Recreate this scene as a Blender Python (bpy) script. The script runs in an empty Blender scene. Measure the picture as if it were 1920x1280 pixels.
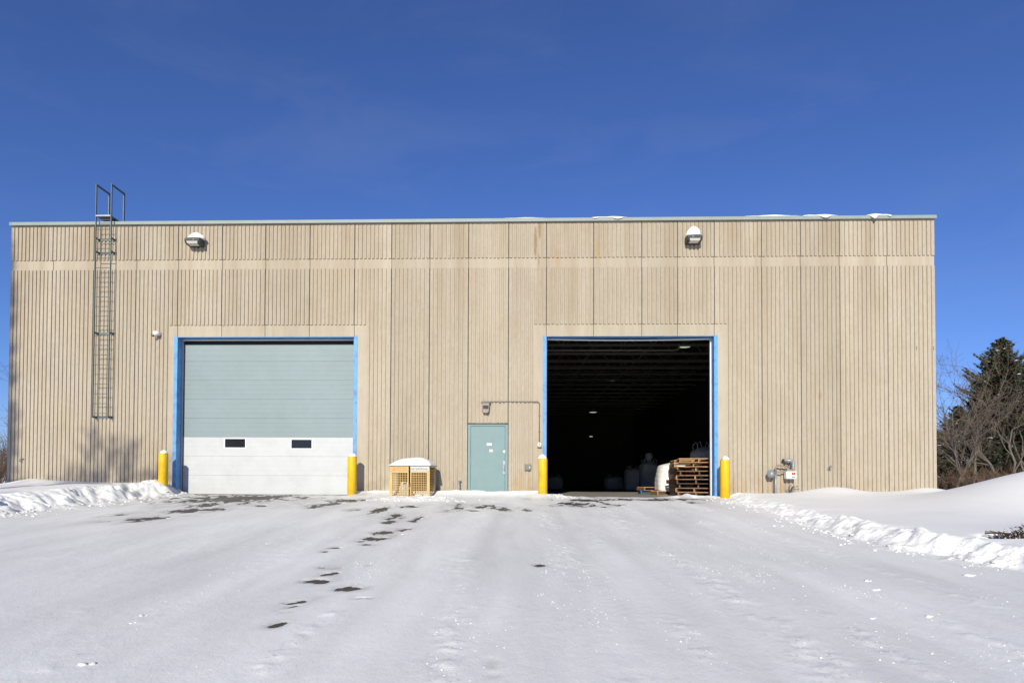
import bpy, math, random
import numpy as np
from mathutils import Vector, Matrix

random.seed(7)
rng = np.random.default_rng(11)
scene = bpy.context.scene
C = scene.collection

# ------------------------------------------------------------------ camera
FPX, CAM = 1200.0, np.array([0.0, -19.8, 0.43])
YAW, PITCH, ROLL, PPX, PPY = -0.02999, 0.0216, 0.00443, 919.31, 877.92
def cam_axes():
    fw = np.array([math.sin(YAW)*math.cos(PITCH), math.cos(YAW)*math.cos(PITCH), math.sin(PITCH)])
    r = np.array([math.cos(YAW), -math.sin(YAW), 0.0]); u = np.cross(r, fw)
    return (r*math.cos(ROLL)+u*math.sin(ROLL), -r*math.sin(ROLL)+u*math.cos(ROLL), fw)
RA, UA, FA = cam_axes()
cd = bpy.data.cameras.new('camera'); cam = bpy.data.objects.new('camera', cd); C.objects.link(cam)
cd.sensor_width = 36; cd.sensor_fit = 'HORIZONTAL'; cd.lens = FPX/1920*36
cd.shift_x = (960-PPX)/1920; cd.shift_y = (PPY-640)/1920
cd.clip_start = 0.05; cd.clip_end = 3000
m = Matrix.Identity(4)
for i in range(3):
    m[i][0], m[i][1], m[i][2], m[i][3] = RA[i], UA[i], -FA[i], CAM[i]
cam.matrix_world = m
scene.camera = cam
scene.render.resolution_x, scene.render.resolution_y = 1024, 682

# ------------------------------------------------------------------ sky, sun, exposure
SUN = Vector((-0.163, -1.0, 0.46)).normalized()          # towards the sun
EL = math.asin(SUN.z); AZ = math.atan2(SUN.x, SUN.y)
world = bpy.data.worlds.new('World'); scene.world = world; world.use_nodes = True
nt = world.node_tree; nt.nodes.clear()
wo = nt.nodes.new('ShaderNodeOutputWorld'); bg = nt.nodes.new('ShaderNodeBackground')
sky = nt.nodes.new('ShaderNodeTexSky'); sky.sky_type = 'NISHITA'; sky.sun_disc = False
sky.sun_elevation = EL; sky.sun_rotation = AZ % (2*math.pi)
sky.altitude = 250; sky.air_density = 1.0; sky.dust_density = 0.0; sky.ozone_density = 6.0
bg.inputs[1].default_value = 0.088
# thin high cirrus, the same all round
tc = nt.nodes.new('ShaderNodeTexCoord'); mp = nt.nodes.new('ShaderNodeMapping'); mp.inputs['Scale'].default_value = (1.5, 1.5, 5)
mp.inputs['Rotation'].default_value = (0.2, 0.35, 0)
no = nt.nodes.new('ShaderNodeTexNoise'); no.inputs['Scale'].default_value = 2.6; no.inputs['Detail'].default_value = 7; no.inputs['Roughness'].default_value = 0.6
no.inputs['Distortion'].default_value = 0.6
mr = nt.nodes.new('ShaderNodeMapRange'); mr.inputs[1].default_value = 0.50; mr.inputs[2].default_value = 0.80; mr.inputs[3].default_value = 0; mr.inputs[4].default_value = 0.06
mix = nt.nodes.new('ShaderNodeMix'); mix.data_type = 'RGBA'
mix.inputs[7].default_value = (5.2, 5.6, 6.4, 1)
L = nt.links.new
L(tc.outputs['Generated'], mp.inputs[0]); L(mp.outputs[0], no.inputs['Vector']); L(no.outputs[0], mr.inputs[0])
L(mr.outputs[0], mix.inputs[0]); hsv = nt.nodes.new('ShaderNodeMix'); hsv.data_type = 'RGBA'; hsv.blend_type = 'MULTIPLY'; hsv.inputs[0].default_value = 1.0; hsv.inputs[7].default_value = (0.86, 0.92, 1.30, 1)
L(sky.outputs[0], hsv.inputs[6]); L(hsv.outputs[2], mix.inputs[6]); L(mix.outputs[2], bg.inputs[0]); L(bg.outputs[0], wo.inputs[0])
sl = bpy.data.lights.new('sun', 'SUN'); sl.energy = 5.0; sl.angle = math.radians(0.53); sl.color = (1.0, 0.935, 0.76)
so = bpy.data.objects.new('sun', sl); C.objects.link(so); so.rotation_euler = SUN.to_track_quat('Z', 'Y').to_euler(); so.location = (-20, -60, 40)
scene.view_settings.view_transform = 'Standard'; scene.view_settings.look = 'None'
scene.view_settings.exposure = 0.08; scene.view_settings.gamma = 1.0
scene.render.engine = 'CYCLES'

# ------------------------------------------------------------------ measuring helpers (photo pixel -> point on a plane of the place)
def ray(px, py):
    return FA + RA*(px-PPX)/FPX - UA*(py-PPY)/FPX
def at(px, py, Y=0.0):
    d = ray(px, py); return CAM + d*((Y-CAM[1])/d[1])
SL, Y0 = 0.06, -0.3
def gpt(px, py):                                   # point on the sloping drive
    d = ray(px, py); t = (SL*(CAM[1]-Y0)-CAM[2])/(d[2]-SL*d[1]); return CAM + d*t
def ground_z(y):
    return np.clip(SL*(np.asarray(y)-Y0), -1.35, 0.0)

# ------------------------------------------------------------------ materials
def mat(name, col, rough=0.7, var=0.10, scale=6.0, bump=0.0, bscale=60.0, metal=0.0, stretch=(1,1,1), dirt=None, dirt_amt=0.0, dscale=1.2, rnd=0.0, spec=0.35, emit=None, estr=0.0, wpos=True):
    mt = bpy.data.materials.new(name); mt.use_nodes = True
    n = mt.node_tree; n.nodes.clear(); K = n.links.new
    out = n.nodes.new('ShaderNodeOutputMaterial'); b = n.nodes.new('ShaderNodeBsdfPrincipled')
    K(b.outputs[0], out.inputs[0])
    b.inputs['Roughness'].default_value = rough; b.inputs['Metallic'].default_value = metal
    b.inputs['Specular IOR Level'].default_value = spec
    if emit:
        b.inputs['Emission Color'].default_value = (*emit, 1); b.inputs['Emission Strength'].default_value = estr
    if wpos:
        src = n.nodes.new('ShaderNodeNewGeometry').outputs['Position']
    else:
        src = n.nodes.new('ShaderNodeTexCoord').outputs['Object']
    mpn = n.nodes.new('ShaderNodeMapping'); mpn.inputs['Scale'].default_value = stretch; K(src, mpn.inputs[0])
    nz = n.nodes.new('ShaderNodeTexNoise'); nz.inputs['Scale'].default_value = scale; nz.inputs['Detail'].default_value = 5; nz.inputs['Roughness'].default_value = 0.62
    K(mpn.outputs[0], nz.inputs['Vector'])
    mx = n.nodes.new('ShaderNodeMix'); mx.data_type = 'RGBA'
    mx.inputs[6].default_value = (*[c*(1-var) for c in col], 1); mx.inputs[7].default_value = (*[min(1, c*(1+var)) for c in col], 1)
    st = n.nodes.new('ShaderNodeMapRange'); st.inputs[1].default_value = 0.3; st.inputs[2].default_value = 0.7
    K(nz.outputs[0], st.inputs[0]); K(st.outputs[0], mx.inputs[0])
    colout = mx.outputs[2]
    if dirt:
        nd = n.nodes.new('ShaderNodeTexNoise'); nd.inputs['Scale'].default_value = dscale; nd.inputs['Detail'].default_value = 6; nd.inputs['Roughness'].default_value = 0.7
        K(mpn.outputs[0], nd.inputs['Vector'])
        md = n.nodes.new('ShaderNodeMapRange'); md.inputs[1].default_value = 0.48; md.inputs[2].default_value = 0.72; md.inputs[4].default_value = dirt_amt
        K(nd.outputs[0], md.inputs[0])
        m2 = n.nodes.new('ShaderNodeMix'); m2.data_type = 'RGBA'; m2.inputs[7].default_value = (*dirt, 1)
        K(md.outputs[0], m2.inputs[0]); K(colout, m2.inputs[6]); colout = m2.outputs[2]
    if rnd:
        oi = n.nodes.new('ShaderNodeObjectInfo'); r2 = n.nodes.new('ShaderNodeMapRange'); r2.inputs[3].default_value = 1-rnd; r2.inputs[4].default_value = 1+rnd
        K(oi.outputs['Random'], r2.inputs[0])
        hs = n.nodes.new('ShaderNodeHueSaturation'); K(colout, hs.inputs['Color']); K(r2.outputs[0], hs.inputs['Value']); colout = hs.outputs[0]
    K(colout, b.inputs['Base Color'])
    if bump:
        nb = n.nodes.new('ShaderNodeTexNoise'); nb.inputs['Scale'].default_value = bscale; nb.inputs['Detail'].default_value = 4
        K(src, nb.inputs['Vector'])
        bp = n.nodes.new('ShaderNodeBump'); bp.inputs['Strength'].default_value = 1.0; bp.inputs['Distance'].default_value = bump
        K(nb.outputs[0], bp.inputs['Height']); K(bp.outputs[0], b.inputs['Normal'])
    mt['col'] = 1
    return mt

def add_rust(mt, spots, col):
    """rust runs with a shape of their own at fixed places on the wall (x, z, half width, half height)"""
    n = mt.node_tree; K = n.links.new
    b = [x for x in n.nodes if x.type == 'BSDF_PRINCIPLED'][0]
    src = b.inputs['Base Color'].links[0].from_socket
    geo = n.nodes.new('ShaderNodeNewGeometry')
    nz = n.nodes.new('ShaderNodeTexNoise'); nz.inputs['Scale'].default_value = 9; K(geo.outputs['Position'], nz.inputs['Vector'])
    for x, z, hw, hh, a in spots:
        s1 = n.nodes.new('ShaderNodeVectorMath'); s1.operation = 'SUBTRACT'; s1.inputs[1].default_value = (x, 0, z); K(geo.outputs['Position'], s1.inputs[0])
        s2 = n.nodes.new('ShaderNodeVectorMath'); s2.operation = 'MULTIPLY'; s2.inputs[1].default_value = (1/hw, 0, 1/hh); K(s1.outputs[0], s2.inputs[0])
        s3 = n.nodes.new('ShaderNodeVectorMath'); s3.operation = 'LENGTH'; K(s2.outputs[0], s3.inputs[0])
        ad = n.nodes.new('ShaderNodeMath'); ad.operation = 'ADD'; K(s3.outputs['Value'], ad.inputs[0])
        sc = n.nodes.new('ShaderNodeMath'); sc.operation = 'MULTIPLY_ADD'; sc.inputs[1].default_value = 0.9; sc.inputs[2].default_value = -0.45; K(nz.outputs[0], sc.inputs[0]); K(sc.outputs[0], ad.inputs[1])
        mr_ = n.nodes.new('ShaderNodeMapRange'); mr_.inputs[1].default_value = 1.1; mr_.inputs[2].default_value = 0.6; mr_.inputs[3].default_value = 0; mr_.inputs[4].default_value = a; K(ad.outputs[0], mr_.inputs[0])
        mx = n.nodes.new('ShaderNodeMix'); mx.data_type = 'RGBA'; mx.inputs[7].default_value = (*col, 1); K(mr_.outputs[0], mx.inputs[0]); K(src, mx.inputs[6]); src = mx.outputs[2]
    K(src, b.inputs['Base Color'])

def add_runoff(mt, z0, z1, amt, col, sx, sz, lo=0.46, hi=0.72):
    """streaky weathering: run-off stain or splash dirt, ragged, thinning out between heights z0 and z1"""
    n = mt.node_tree; K = n.links.new
    b = [x for x in n.nodes if x.type == 'BSDF_PRINCIPLED'][0]; src = b.inputs['Base Color'].links[0].from_socket
    geo = n.nodes.new('ShaderNodeNewGeometry'); mp_ = n.nodes.new('ShaderNodeMapping'); mp_.inputs['Scale'].default_value = (sx, 0.3, sz); K(geo.outputs['Position'], mp_.inputs[0])
    nz = n.nodes.new('ShaderNodeTexNoise'); nz.inputs['Scale'].default_value = 1.0; nz.inputs['Detail'].default_value = 6; nz.inputs['Roughness'].default_value = 0.6; K(mp_.outputs[0], nz.inputs['Vector'])
    a_ = n.nodes.new('ShaderNodeMapRange'); a_.inputs[1].default_value = lo; a_.inputs[2].default_value = hi; K(nz.outputs[0], a_.inputs[0])
    sp = n.nodes.new('ShaderNodeSeparateXYZ'); K(geo.outputs['Position'], sp.inputs[0])
    h_ = n.nodes.new('ShaderNodeMapRange'); h_.inputs[1].default_value = z0; h_.inputs[2].default_value = z1; h_.inputs[3].default_value = 0.12; h_.inputs[4].default_value = amt; K(sp.outputs['Z'], h_.inputs[0])
    m_ = n.nodes.new('ShaderNodeMath'); m_.operation = 'MULTIPLY'; K(a_.outputs[0], m_.inputs[0]); K(h_.outputs[0], m_.inputs[1])
    mx = n.nodes.new('ShaderNodeMix'); mx.data_type = 'RGBA'; mx.inputs[7].default_value = (*col, 1); K(m_.outputs[0], mx.inputs[0]); K(src, mx.inputs[6]); K(mx.outputs[2], b.inputs['Base Color'])

M = {}
M['smooth'] = mat('smooth_concrete', (0.392, 0.341, 0.274), 0.85, 0.06, 3.0, 0.002, 40, stretch=(3, 1, 0.5), dirt=(0.31, 0.25, 0.17), dirt_amt=0.6, dscale=0.8, rnd=0.07)
M['rib'] = mat('exposed_aggregate_rib', (0.380, 0.332, 0.268), 0.95, 0.09, 11.0, 0.010, 55, stretch=(1.5, 1, 0.8), dirt=(0.285, 0.232, 0.165), dirt_amt=0.6, dscale=0.55, rnd=0.07)
for k in ('smooth', 'rib'):
    add_runoff(M[k], 3.5, 8.0, 0.6, (0.27, 0.21, 0.14), 1.7, 0.10, 0.40, 0.68); add_runoff(M[k], 0.9, 0.1, 0.8, (0.26, 0.21, 0.15), 2.2, 1.6, 0.46, 0.70)
    a, b_ = at(1004, 455), at(1012, 430)
    c_ = at(1010, 488); d_ = at(1537, 742)
    add_rust(M[k], [(a[0], a[2], 0.05, 0.60, 0.62), (b_[0], b_[2], 0.045, 0.34, 0.55), (c_[0], c_[2], 0.03, 0.22, 0.5)], (0.20, 0.105, 0.035))
    add_rust(M[k], [(d_[0], d_[2], 0.05, 0.16, 0.5)], (0.25, 0.17, 0.10))
    for sx, sy in ((968, 912), (978, 905), (992, 912), (1375, 915), (1395, 915), (1425, 912), (1445, 915), (1465, 912), (1120, 470), (1045, 485)):
        e_ = at(sx, sy); add_rust(M[k], [(e_[0], e_[2], 0.10, 0.38, 0.35)], (0.36, 0.23, 0.10))
M['seal'] = mat('joint_sealant', (0.10, 0.085, 0.065), 0.9, 0.3, 8)
M['coping'] = mat('grey_green_metal', (0.235, 0.275, 0.26), 0.55, 0.06, 4, metal=0.0, dirt=(0.2, 0.22, 0.2), dirt_amt=0.3)
M['blue'] = mat('blue_painted_steel', (0.11, 0.31, 0.62), 0.55, 0.08, 5, dirt=(0.06, 0.10, 0.18), dirt_amt=0.75, dscale=4)
M['tealdoor'] = mat('teal_grey_door_paint', (0.208, 0.264, 0.283), 0.55, 0.04, 2.0, 0.0006, 200, dirt=(0.17, 0.215, 0.21), dirt_amt=0.35, dscale=0.7)
M['whitedoor'] = mat('white_door_paint', (0.475, 0.49, 0.505), 0.5, 0.03, 2.0, 0.0006, 200, dirt=(0.37, 0.37, 0.375), dirt_amt=0.35, dscale=1.6)
M['mandoor'] = mat('pale_teal_door_paint', (0.165, 0.245, 0.262), 0.5, 0.05, 3.0, 0.0004, 150, dirt=(0.135, 0.21, 0.22), dirt_amt=0.4, dscale=2.5)
M['black'] = mat('black_rubber', (0.012, 0.012, 0.013), 0.8, 0.2, 10)
M['greyseal'] = mat('grey_weather_seal', (0.34, 0.34, 0.36), 0.7, 0.1, 8)
M['whiteseal'] = mat('white_vinyl_seal', (0.72, 0.72, 0.72), 0.5, 0.05, 8)
M['steel'] = mat('ladder_grey_steel', (0.115, 0.14, 0.14), 0.55, 0.2, 12, metal=0.2)
M['galv'] = mat('galvanised_grey', (0.30, 0.33, 0.35), 0.45, 0.18, 14, metal=0.4)
M['darkhousing'] = mat('dark_bronze_housing', (0.045, 0.05, 0.05), 0.5, 0.15, 12)
M['lens'] = mat('lamp_lens', (0.55, 0.54, 0.50), 0.25, 0.05, 12)
M['yellow'] = mat('yellow_bollard_paint', (0.68, 0.44, 0.012), 0.5, 0.05, 5, 0.0008, 60, dirt=(0.42, 0.27, 0.03), dirt_amt=0.6, dscale=4)
M['cageyellow'] = mat('faded_yellow_paint', (0.56, 0.39, 0.16), 0.6, 0.12, 10, dirt=(0.36, 0.17, 0.05), dirt_amt=0.6, dscale=5)
M['rustshade'] = mat('rust_brown_shade_sheet', (0.075, 0.036, 0.016), 0.8, 0.4, 6)  # rust-brown sheet, darkened so its colour carries the shade inside the cage
M['cagesign'] = mat('weathered_grey_sign', (0.50, 0.50, 0.49), 0.6, 0.1, 8, dirt=(0.5, 0.38, 0.2), dirt_amt=0.4, dscale=6)
M['red'] = mat('red_lettering', (0.42, 0.07, 0.03), 0.6, 0.1, 20)
M['ink'] = mat('black_lettering', (0.03, 0.03, 0.03), 0.6, 0.1, 20)
M['tank'] = mat('dirty_white_tank', (0.60, 0.60, 0.55), 0.4, 0.08, 8, dirt=(0.3, 0.22, 0.12), dirt_amt=0.4, dscale=7)
M['white'] = mat('white_plastic', (0.74, 0.74, 0.73), 0.45, 0.04, 10)
M['cream'] = mat('cream_enclosure', (0.56, 0.52, 0.42), 0.6, 0.06, 10)
M['conduit'] = mat('weathered_conduit', (0.19, 0.17, 0.15), 0.5, 0.2, 14, metal=0.3)
M['boxgrey'] = mat('grey_enamel_box', (0.16, 0.16, 0.15), 0.5, 0.1, 9)
M['rustpipe'] = mat('rusty_grey_pipe', (0.25, 0.20, 0.16), 0.7, 0.2, 12, dirt=(0.22, 0.10, 0.04), dirt_amt=0.7, dscale=9)
M['glass'] = mat('dark_window_pane', (0.012, 0.012, 0.013), 0.12, 0.1, 8, spec=0.5)
M['wood'] = mat('pallet_timber', (0.32, 0.185, 0.10), 0.85, 0.3, 7, 0.002, 60, rnd=0.28, dirt=(0.16, 0.10, 0.065), dirt_amt=0.6, dscale=3)
M['wooddark'] = mat('dark_shade_timber', (0.12, 0.075, 0.05), 0.9, 0.3, 7, 0.002, 60, rnd=0.25)  # dark timber; shade over the right-hand stack is put into its colour
M['woodfresh'] = mat('fresh_pallet_timber', (0.50, 0.29, 0.14), 0.85, 0.2, 7, 0.002, 60, rnd=0.1)
M['bluewood'] = mat('blue_painted_timber', (0.02, 0.12, 0.32), 0.7, 0.2, 7)
M['bag'] = mat('white_woven_bag', (0.72, 0.72, 0.70), 0.8, 0.05, 5, 0.004, 14, stretch=(1, 1, 6))
M['floor'] = mat('warehouse_concrete', (0.27, 0.255, 0.225), 0.75, 0.10, 1.2, 0.002, 20, dirt=(0.12, 0.11, 0.10), dirt_amt=0.7, dscale=0.35)
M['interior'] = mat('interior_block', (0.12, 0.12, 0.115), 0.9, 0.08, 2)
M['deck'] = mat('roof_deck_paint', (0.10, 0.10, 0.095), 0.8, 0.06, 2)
M['joist'] = mat('joist_grey_paint', (0.26, 0.26, 0.25), 0.7, 0.1, 4)
M['pipe'] = mat('pale_sprinkler_pipe', (0.5, 0.5, 0.48), 0.6, 0.05, 4)
M['lamp'] = mat('highbay_lens', (0.6, 0.6, 0.5), 0.4, 0.05, 4, emit=(0.85, 1.0, 0.72), estr=0.42)
M['dimlamp'] = mat('far_lamp_lens', (0.6, 0.6, 0.5), 0.4, 0.05, 4, emit=(0.9, 1.0, 0.9), estr=0.16)
M['asphalt'] = mat('asphalt', (0.068, 0.059, 0.049), 0.6, 0.5, 30, 0.006, 120, dirt=(0.19, 0.175, 0.155), dirt_amt=0.7, dscale=1.4)
M['bark'] = mat('grey_bark', (0.125, 0.105, 0.09), 0.9, 0.3, 6, 0.004, 30)
M['twig'] = mat('brown_twigs', (0.115, 0.088, 0.073), 0.9, 0.3, 3)
M['shrubtwig'] = mat('red_brown_stems', (0.10, 0.065, 0.045), 0.9, 0.35, 3)
M['needle'] = mat('spruce_needles', (0.056, 0.066, 0.036), 0.8, 0.45, 1.6)
M['needlebrown'] = mat('browned_needles', (0.075, 0.040, 0.024), 0.85, 0.4, 2)

def snow_material(name, plain=False):
    mt = bpy.data.materials.new(name); mt.use_nodes = True
    n = mt.node_tree; n.nodes.clear(); K = n.links.new
    out = n.nodes.new('ShaderNodeOutputMaterial'); b = n.nodes.new('ShaderNodeBsdfPrincipled'); K(b.outputs[0], out.inputs[0])
    b.inputs['Roughness'].default_value = 0.6; b.inputs['Specular IOR Level'].default_value = 0.25
    geo = n.nodes.new('ShaderNodeNewGeometry').outputs['Position']
    fresh = (0.83, 0.83, 0.825, 1)
    if plain:
        b.inputs['Base Color'].default_value = fresh
        nb = n.nodes.new('ShaderNodeTexNoise'); nb.inputs['Scale'].default_value = 30; nb.inputs['Detail'].default_value = 4; K(geo, nb.inputs['Vector'])
        bp = n.nodes.new('ShaderNodeBump'); bp.inputs['Distance'].default_value = 0.012; K(nb.outputs[0], bp.inputs['Height']); K(bp.outputs[0], b.inputs['Normal'])
        return mt
    at_ = n.nodes.new('ShaderNodeAttribute'); at_.attribute_name = 'packed'
    # trodden snow: greyer where it is thin, streaked along the wheel tracks, paler where loose crumbs lie
    mp_ = n.nodes.new('ShaderNodeMapping'); mp_.inputs['Scale'].default_value = (1.0, 0.22, 1); K(geo, mp_.inputs[0])
    n1 = n.nodes.new('ShaderNodeTexNoise'); n1.inputs['Scale'].default_value = 0.9; n1.inputs['Detail'].default_value = 7; n1.inputs['Roughness'].default_value = 0.62; K(mp_.outputs[0], n1.inputs['Vector'])
    cr = n.nodes.new('ShaderNodeMapRange'); cr.inputs[1].default_value = 0.32; cr.inputs[2].default_value = 0.66; K(n1.outputs[0], cr.inputs[0])
    pk = n.nodes.new('ShaderNodeMix'); pk.data_type = 'RGBA'
    pk.inputs[6].default_value = (0.67, 0.67, 0.668, 1); pk.inputs[7].default_value = (0.83, 0.83, 0.825, 1); K(cr.outputs[0], pk.inputs[0])
    n2 = n.nodes.new('ShaderNodeTexNoise'); n2.inputs['Scale'].default_value = 26; n2.inputs['Detail'].default_value = 5; n2.inputs['Roughness'].default_value = 0.7; K(geo, n2.inputs['Vector'])
    fr = n.nodes.new('ShaderNodeMapRange'); fr.inputs[1].default_value = 0.60; fr.inputs[2].default_value = 0.72; fr.inputs[4].default_value = 1.0; K(n2.outputs[0], fr.inputs[0])
    ac = n.nodes.new('ShaderNodeAttribute'); ac.attribute_name = 'crust'
    fc = n.nodes.new('ShaderNodeMath'); fc.operation = 'MULTIPLY_ADD'; fc.inputs[1].default_value = 0.85; fc.inputs[2].default_value = 0.08; K(ac.outputs['Fac'], fc.inputs[0])
    fm = n.nodes.new('ShaderNodeMath'); fm.operation = 'MULTIPLY'; K(fr.outputs[0], fm.inputs[0]); K(fc.outputs[0], fm.inputs[1])
    p2 = n.nodes.new('ShaderNodeMix'); p2.data_type = 'RGBA'; p2.inputs[7].default_value = fresh; K(fm.outputs[0], p2.inputs[0]); K(pk.outputs[2], p2.inputs[6])
    fin = n.nodes.new('ShaderNodeMix'); fin.data_type = 'RGBA'; fin.inputs[6].default_value = fresh; K(at_.outputs['Fac'], fin.inputs[0]); K(p2.outputs[2], fin.inputs[7])
    at2 = n.nodes.new('ShaderNodeAttribute'); at2.attribute_name = 'thin'
    th = n.nodes.new('ShaderNodeMix'); th.data_type = 'RGBA'; th.inputs[7].default_value = (0.36, 0.35, 0.33, 1); K(at2.outputs['Fac'], th.inputs[0]); K(fin.outputs[2], th.inputs[6])
    K(th.outputs[2], b.inputs['Base Color'])
    # relief: fine crust everywhere, stronger on the trodden part
    n3 = n.nodes.new('ShaderNodeTexNoise'); n3.inputs['Scale'].default_value = 11; n3.inputs['Detail'].default_value = 8; n3.inputs['Roughness'].default_value = 0.65
    mp3 = n.nodes.new('ShaderNodeMapping'); mp3.inputs['Scale'].default_value = (1.0, 0.6, 1); K(geo, mp3.inputs[0]); K(mp3.outputs[0], n3.inputs['Vector'])
    sm = n.nodes.new('ShaderNodeMapRange'); sm.inputs[3].default_value = 0.0015; sm.inputs[4].default_value = 0.010; K(at_.outputs['Fac'], sm.inputs[0])
    hm = n.nodes.new('ShaderNodeMath'); hm.operation = 'MULTIPLY'; K(n3.outputs[0], hm.inputs[0]); K(sm.outputs[0], hm.inputs[1])
    f3 = n.nodes.new('ShaderNodeMath'); f3.operation = 'MULTIPLY_ADD'; f3.inputs[1].default_value = 0.022; K(fm.outputs[0], f3.inputs[0]); K(hm.outputs[0], f3.inputs[2])
    n5 = n.nodes.new('ShaderNodeTexNoise'); n5.inputs['Scale'].default_value = 45; n5.inputs['Detail'].default_value = 5; n5.inputs['Roughness'].default_value = 0.7; K(geo, n5.inputs['Vector'])
    s5 = n.nodes.new('ShaderNodeMath'); s5.operation = 'MULTIPLY'; s5.inputs[1].default_value = 0.0055; K(at_.outputs['Fac'], s5.inputs[0])
    f5 = n.nodes.new('ShaderNodeMath'); f5.operation = 'MULTIPLY_ADD'; K(n5.outputs[0], f5.inputs[0]); K(s5.outputs[0], f5.inputs[1]); K(f3.outputs[0], f5.inputs[2])
    bp = n.nodes.new('ShaderNodeBump'); bp.inputs['Distance'].default_value = 1.0; bp.inputs['Strength'].default_value = 0.8; K(f5.outputs[0], bp.inputs['Height']); K(bp.outputs[0], b.inputs['Normal'])
    return mt
M['snow'] = snow_material('trodden_and_drifted_snow')
M['cap'] = snow_material('fresh_snow', True)

# ------------------------------------------------------------------ mesh helpers
OFF = {}
class MB:
    def __init__(s): s.v = []; s.f = []; s.m = []
    def add(s, vs, fs, mi=0):
        o = len(s.v); s.v += [tuple(map(float, p)) for p in vs]; s.f += [tuple(i+o for i in f) for f in fs]; s.m += [mi]*len(fs); return s
    def box(s, x0, x1, y0, y1, z0, z1, mi=0):
        vs = [(x0,y0,z0),(x1,y0,z0),(x1,y1,z0),(x0,y1,z0),(x0,y0,z1),(x1,y0,z1),(x1,y1,z1),(x0,y1,z1)]
        return s.add(vs, [(0,3,2,1),(4,5,6,7),(0,1,5,4),(1,2,6,5),(2,3,7,6),(3,0,4,7)], mi)
    def frustum(s, x0, x1, z0, z1, ya, yb, ch, mi=0, chz=None):   # rib: base on plane ya, face on plane yb, edges drawn in by ch
        cz = ch if chz is None else chz
        vs = [(x0,ya,z0),(x1,ya,z0),(x1,ya,z1),(x0,ya,z1),(x0+ch,yb,z0+cz),(x1-ch,yb,z0+cz),(x1-ch,yb,z1-cz),(x0+ch,yb,z1-cz)]
        return s.add(vs, [(4,5,6,7),(0,1,5,4),(1,2,6,5),(2,3,7,6),(3,0,4,7)], mi)
    def tube(s, pts, r, n=8, mi=0, cap=True, rs=None):
        pts = [np.array(p, float) for p in pts]; k = len(pts); rs = rs if rs is not None else [r]*k
        t0 = pts[1]-pts[0]; t0 = t0/np.linalg.norm(t0)
        up = np.array([0,0,1.0]) if abs(t0[2]) < 0.9 else np.array([1.0,0,0])
        a = np.cross(t0, up); a /= np.linalg.norm(a); vs = []
        for i in range(k):
            t = pts[min(i+1,k-1)]-pts[max(i-1,0)]; t = t/(np.linalg.norm(t)+1e-12)
            a = a-t*(a@t); a /= np.linalg.norm(a)+1e-12; b = np.cross(t, a)
            for j in range(n):
                q = 2*math.pi*j/n; vs.append(pts[i]+rs[i]*(math.cos(q)*a+math.sin(q)*b))
        fs = [(i*n+j, i*n+(j+1)%n, (i+1)*n+(j+1)%n, (i+1)*n+j) for i in range(k-1) for j in range(n)]
        if cap: fs += [tuple(range(n-1,-1,-1)), tuple(range((k-1)*n, k*n))]
        return s.add(vs, fs, mi)
    def lathe(s, prof, c, n=24, mi=0, axis='z'):
        vs = []; c = np.array(c, float)
        for r, h in prof:
            for j in range(n):
                q = 2*math.pi*j/n; x, y = r*math.cos(q), r*math.sin(q)
                d = {'z': (x,y,h), 'y': (x,h,y), 'x': (h,x,y)}[axis]; vs.append(c+np.array(d))
        k = len(prof)
        fs = [(i*n+j, i*n+(j+1)%n, (i+1)*n+(j+1)%n, (i+1)*n+j) for i in range(k-1) for j in range(n)]
        if prof[0][0] > 1e-6: fs.append(tuple(range(n-1,-1,-1)))
        if prof[-1][0] > 1e-6: fs.append(tuple(range((k-1)*n, k*n)))
        return s.add(vs, fs, mi)
    def prism(s, poly, y0, y1, mi=0):                # poly in x,z, extruded along y
        n = len(poly); vs = [(x,y0,z) for x,z in poly]+[(x,y1,z) for x,z in poly]
        fs = [tuple(range(n)), tuple(range(2*n-1,n-1,-1))]+[(i+n, (i+1)%n+n, (i+1)%n, i) for i in range(n)]
        return s.add(vs, fs, mi)
    def obj(s, name, mats, parent=None, smooth=False, bevel=0.0, auto=False):
        me = bpy.data.meshes.new(name); off = np.array(OFF.get(parent.name, (0,0,0))) if parent else np.zeros(3)
        me.from_pydata([tuple(np.array(p)-off) for p in s.v], [], s.f)
        mats = mats if isinstance(mats, (list, tuple)) else [mats]
        for q in mats: me.materials.append(M[q])
        if len(mats) > 1: me.polygons.foreach_set('material_index', s.m)
        if smooth: me.polygons.foreach_set('use_smooth', [True]*len(me.polygons))
        me.update()
        o = bpy.data.objects.new(name, me); C.objects.link(o)
        if parent: o.parent = parent; OFF[o.name] = tuple(off)
        if bevel:
            bv = o.modifiers.new('bevel', 'BEVEL'); bv.width = bevel; bv.segments = 2; bv.limit_method = 'ANGLE'
        return o
def tag(o, label=None, cat=None, group=None, kind=None):
    if label: o['label'] = label
    if cat: o['category'] = cat
    if group: o['group'] = group
    if kind: o['kind'] = kind
    return o
def thing(name, label, cat, loc=(0,0,0), rz=0.0, group=None):
    o = bpy.data.objects.new(name, None); C.objects.link(o); o.location = tuple(map(float, loc)); o.rotation_euler = (0,0,rz)
    o.empty_display_size = 0.1
    OFF[o.name] = tuple(map(float, loc)) if rz == 0 else (0,0,0)
    return tag(o, label, cat, group)
def copy_tree(o, parent=None):
    c = o.copy(); C.objects.link(c); c.parent = parent
    for ch in list(o.children): copy_tree(ch, c)
    return c
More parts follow.
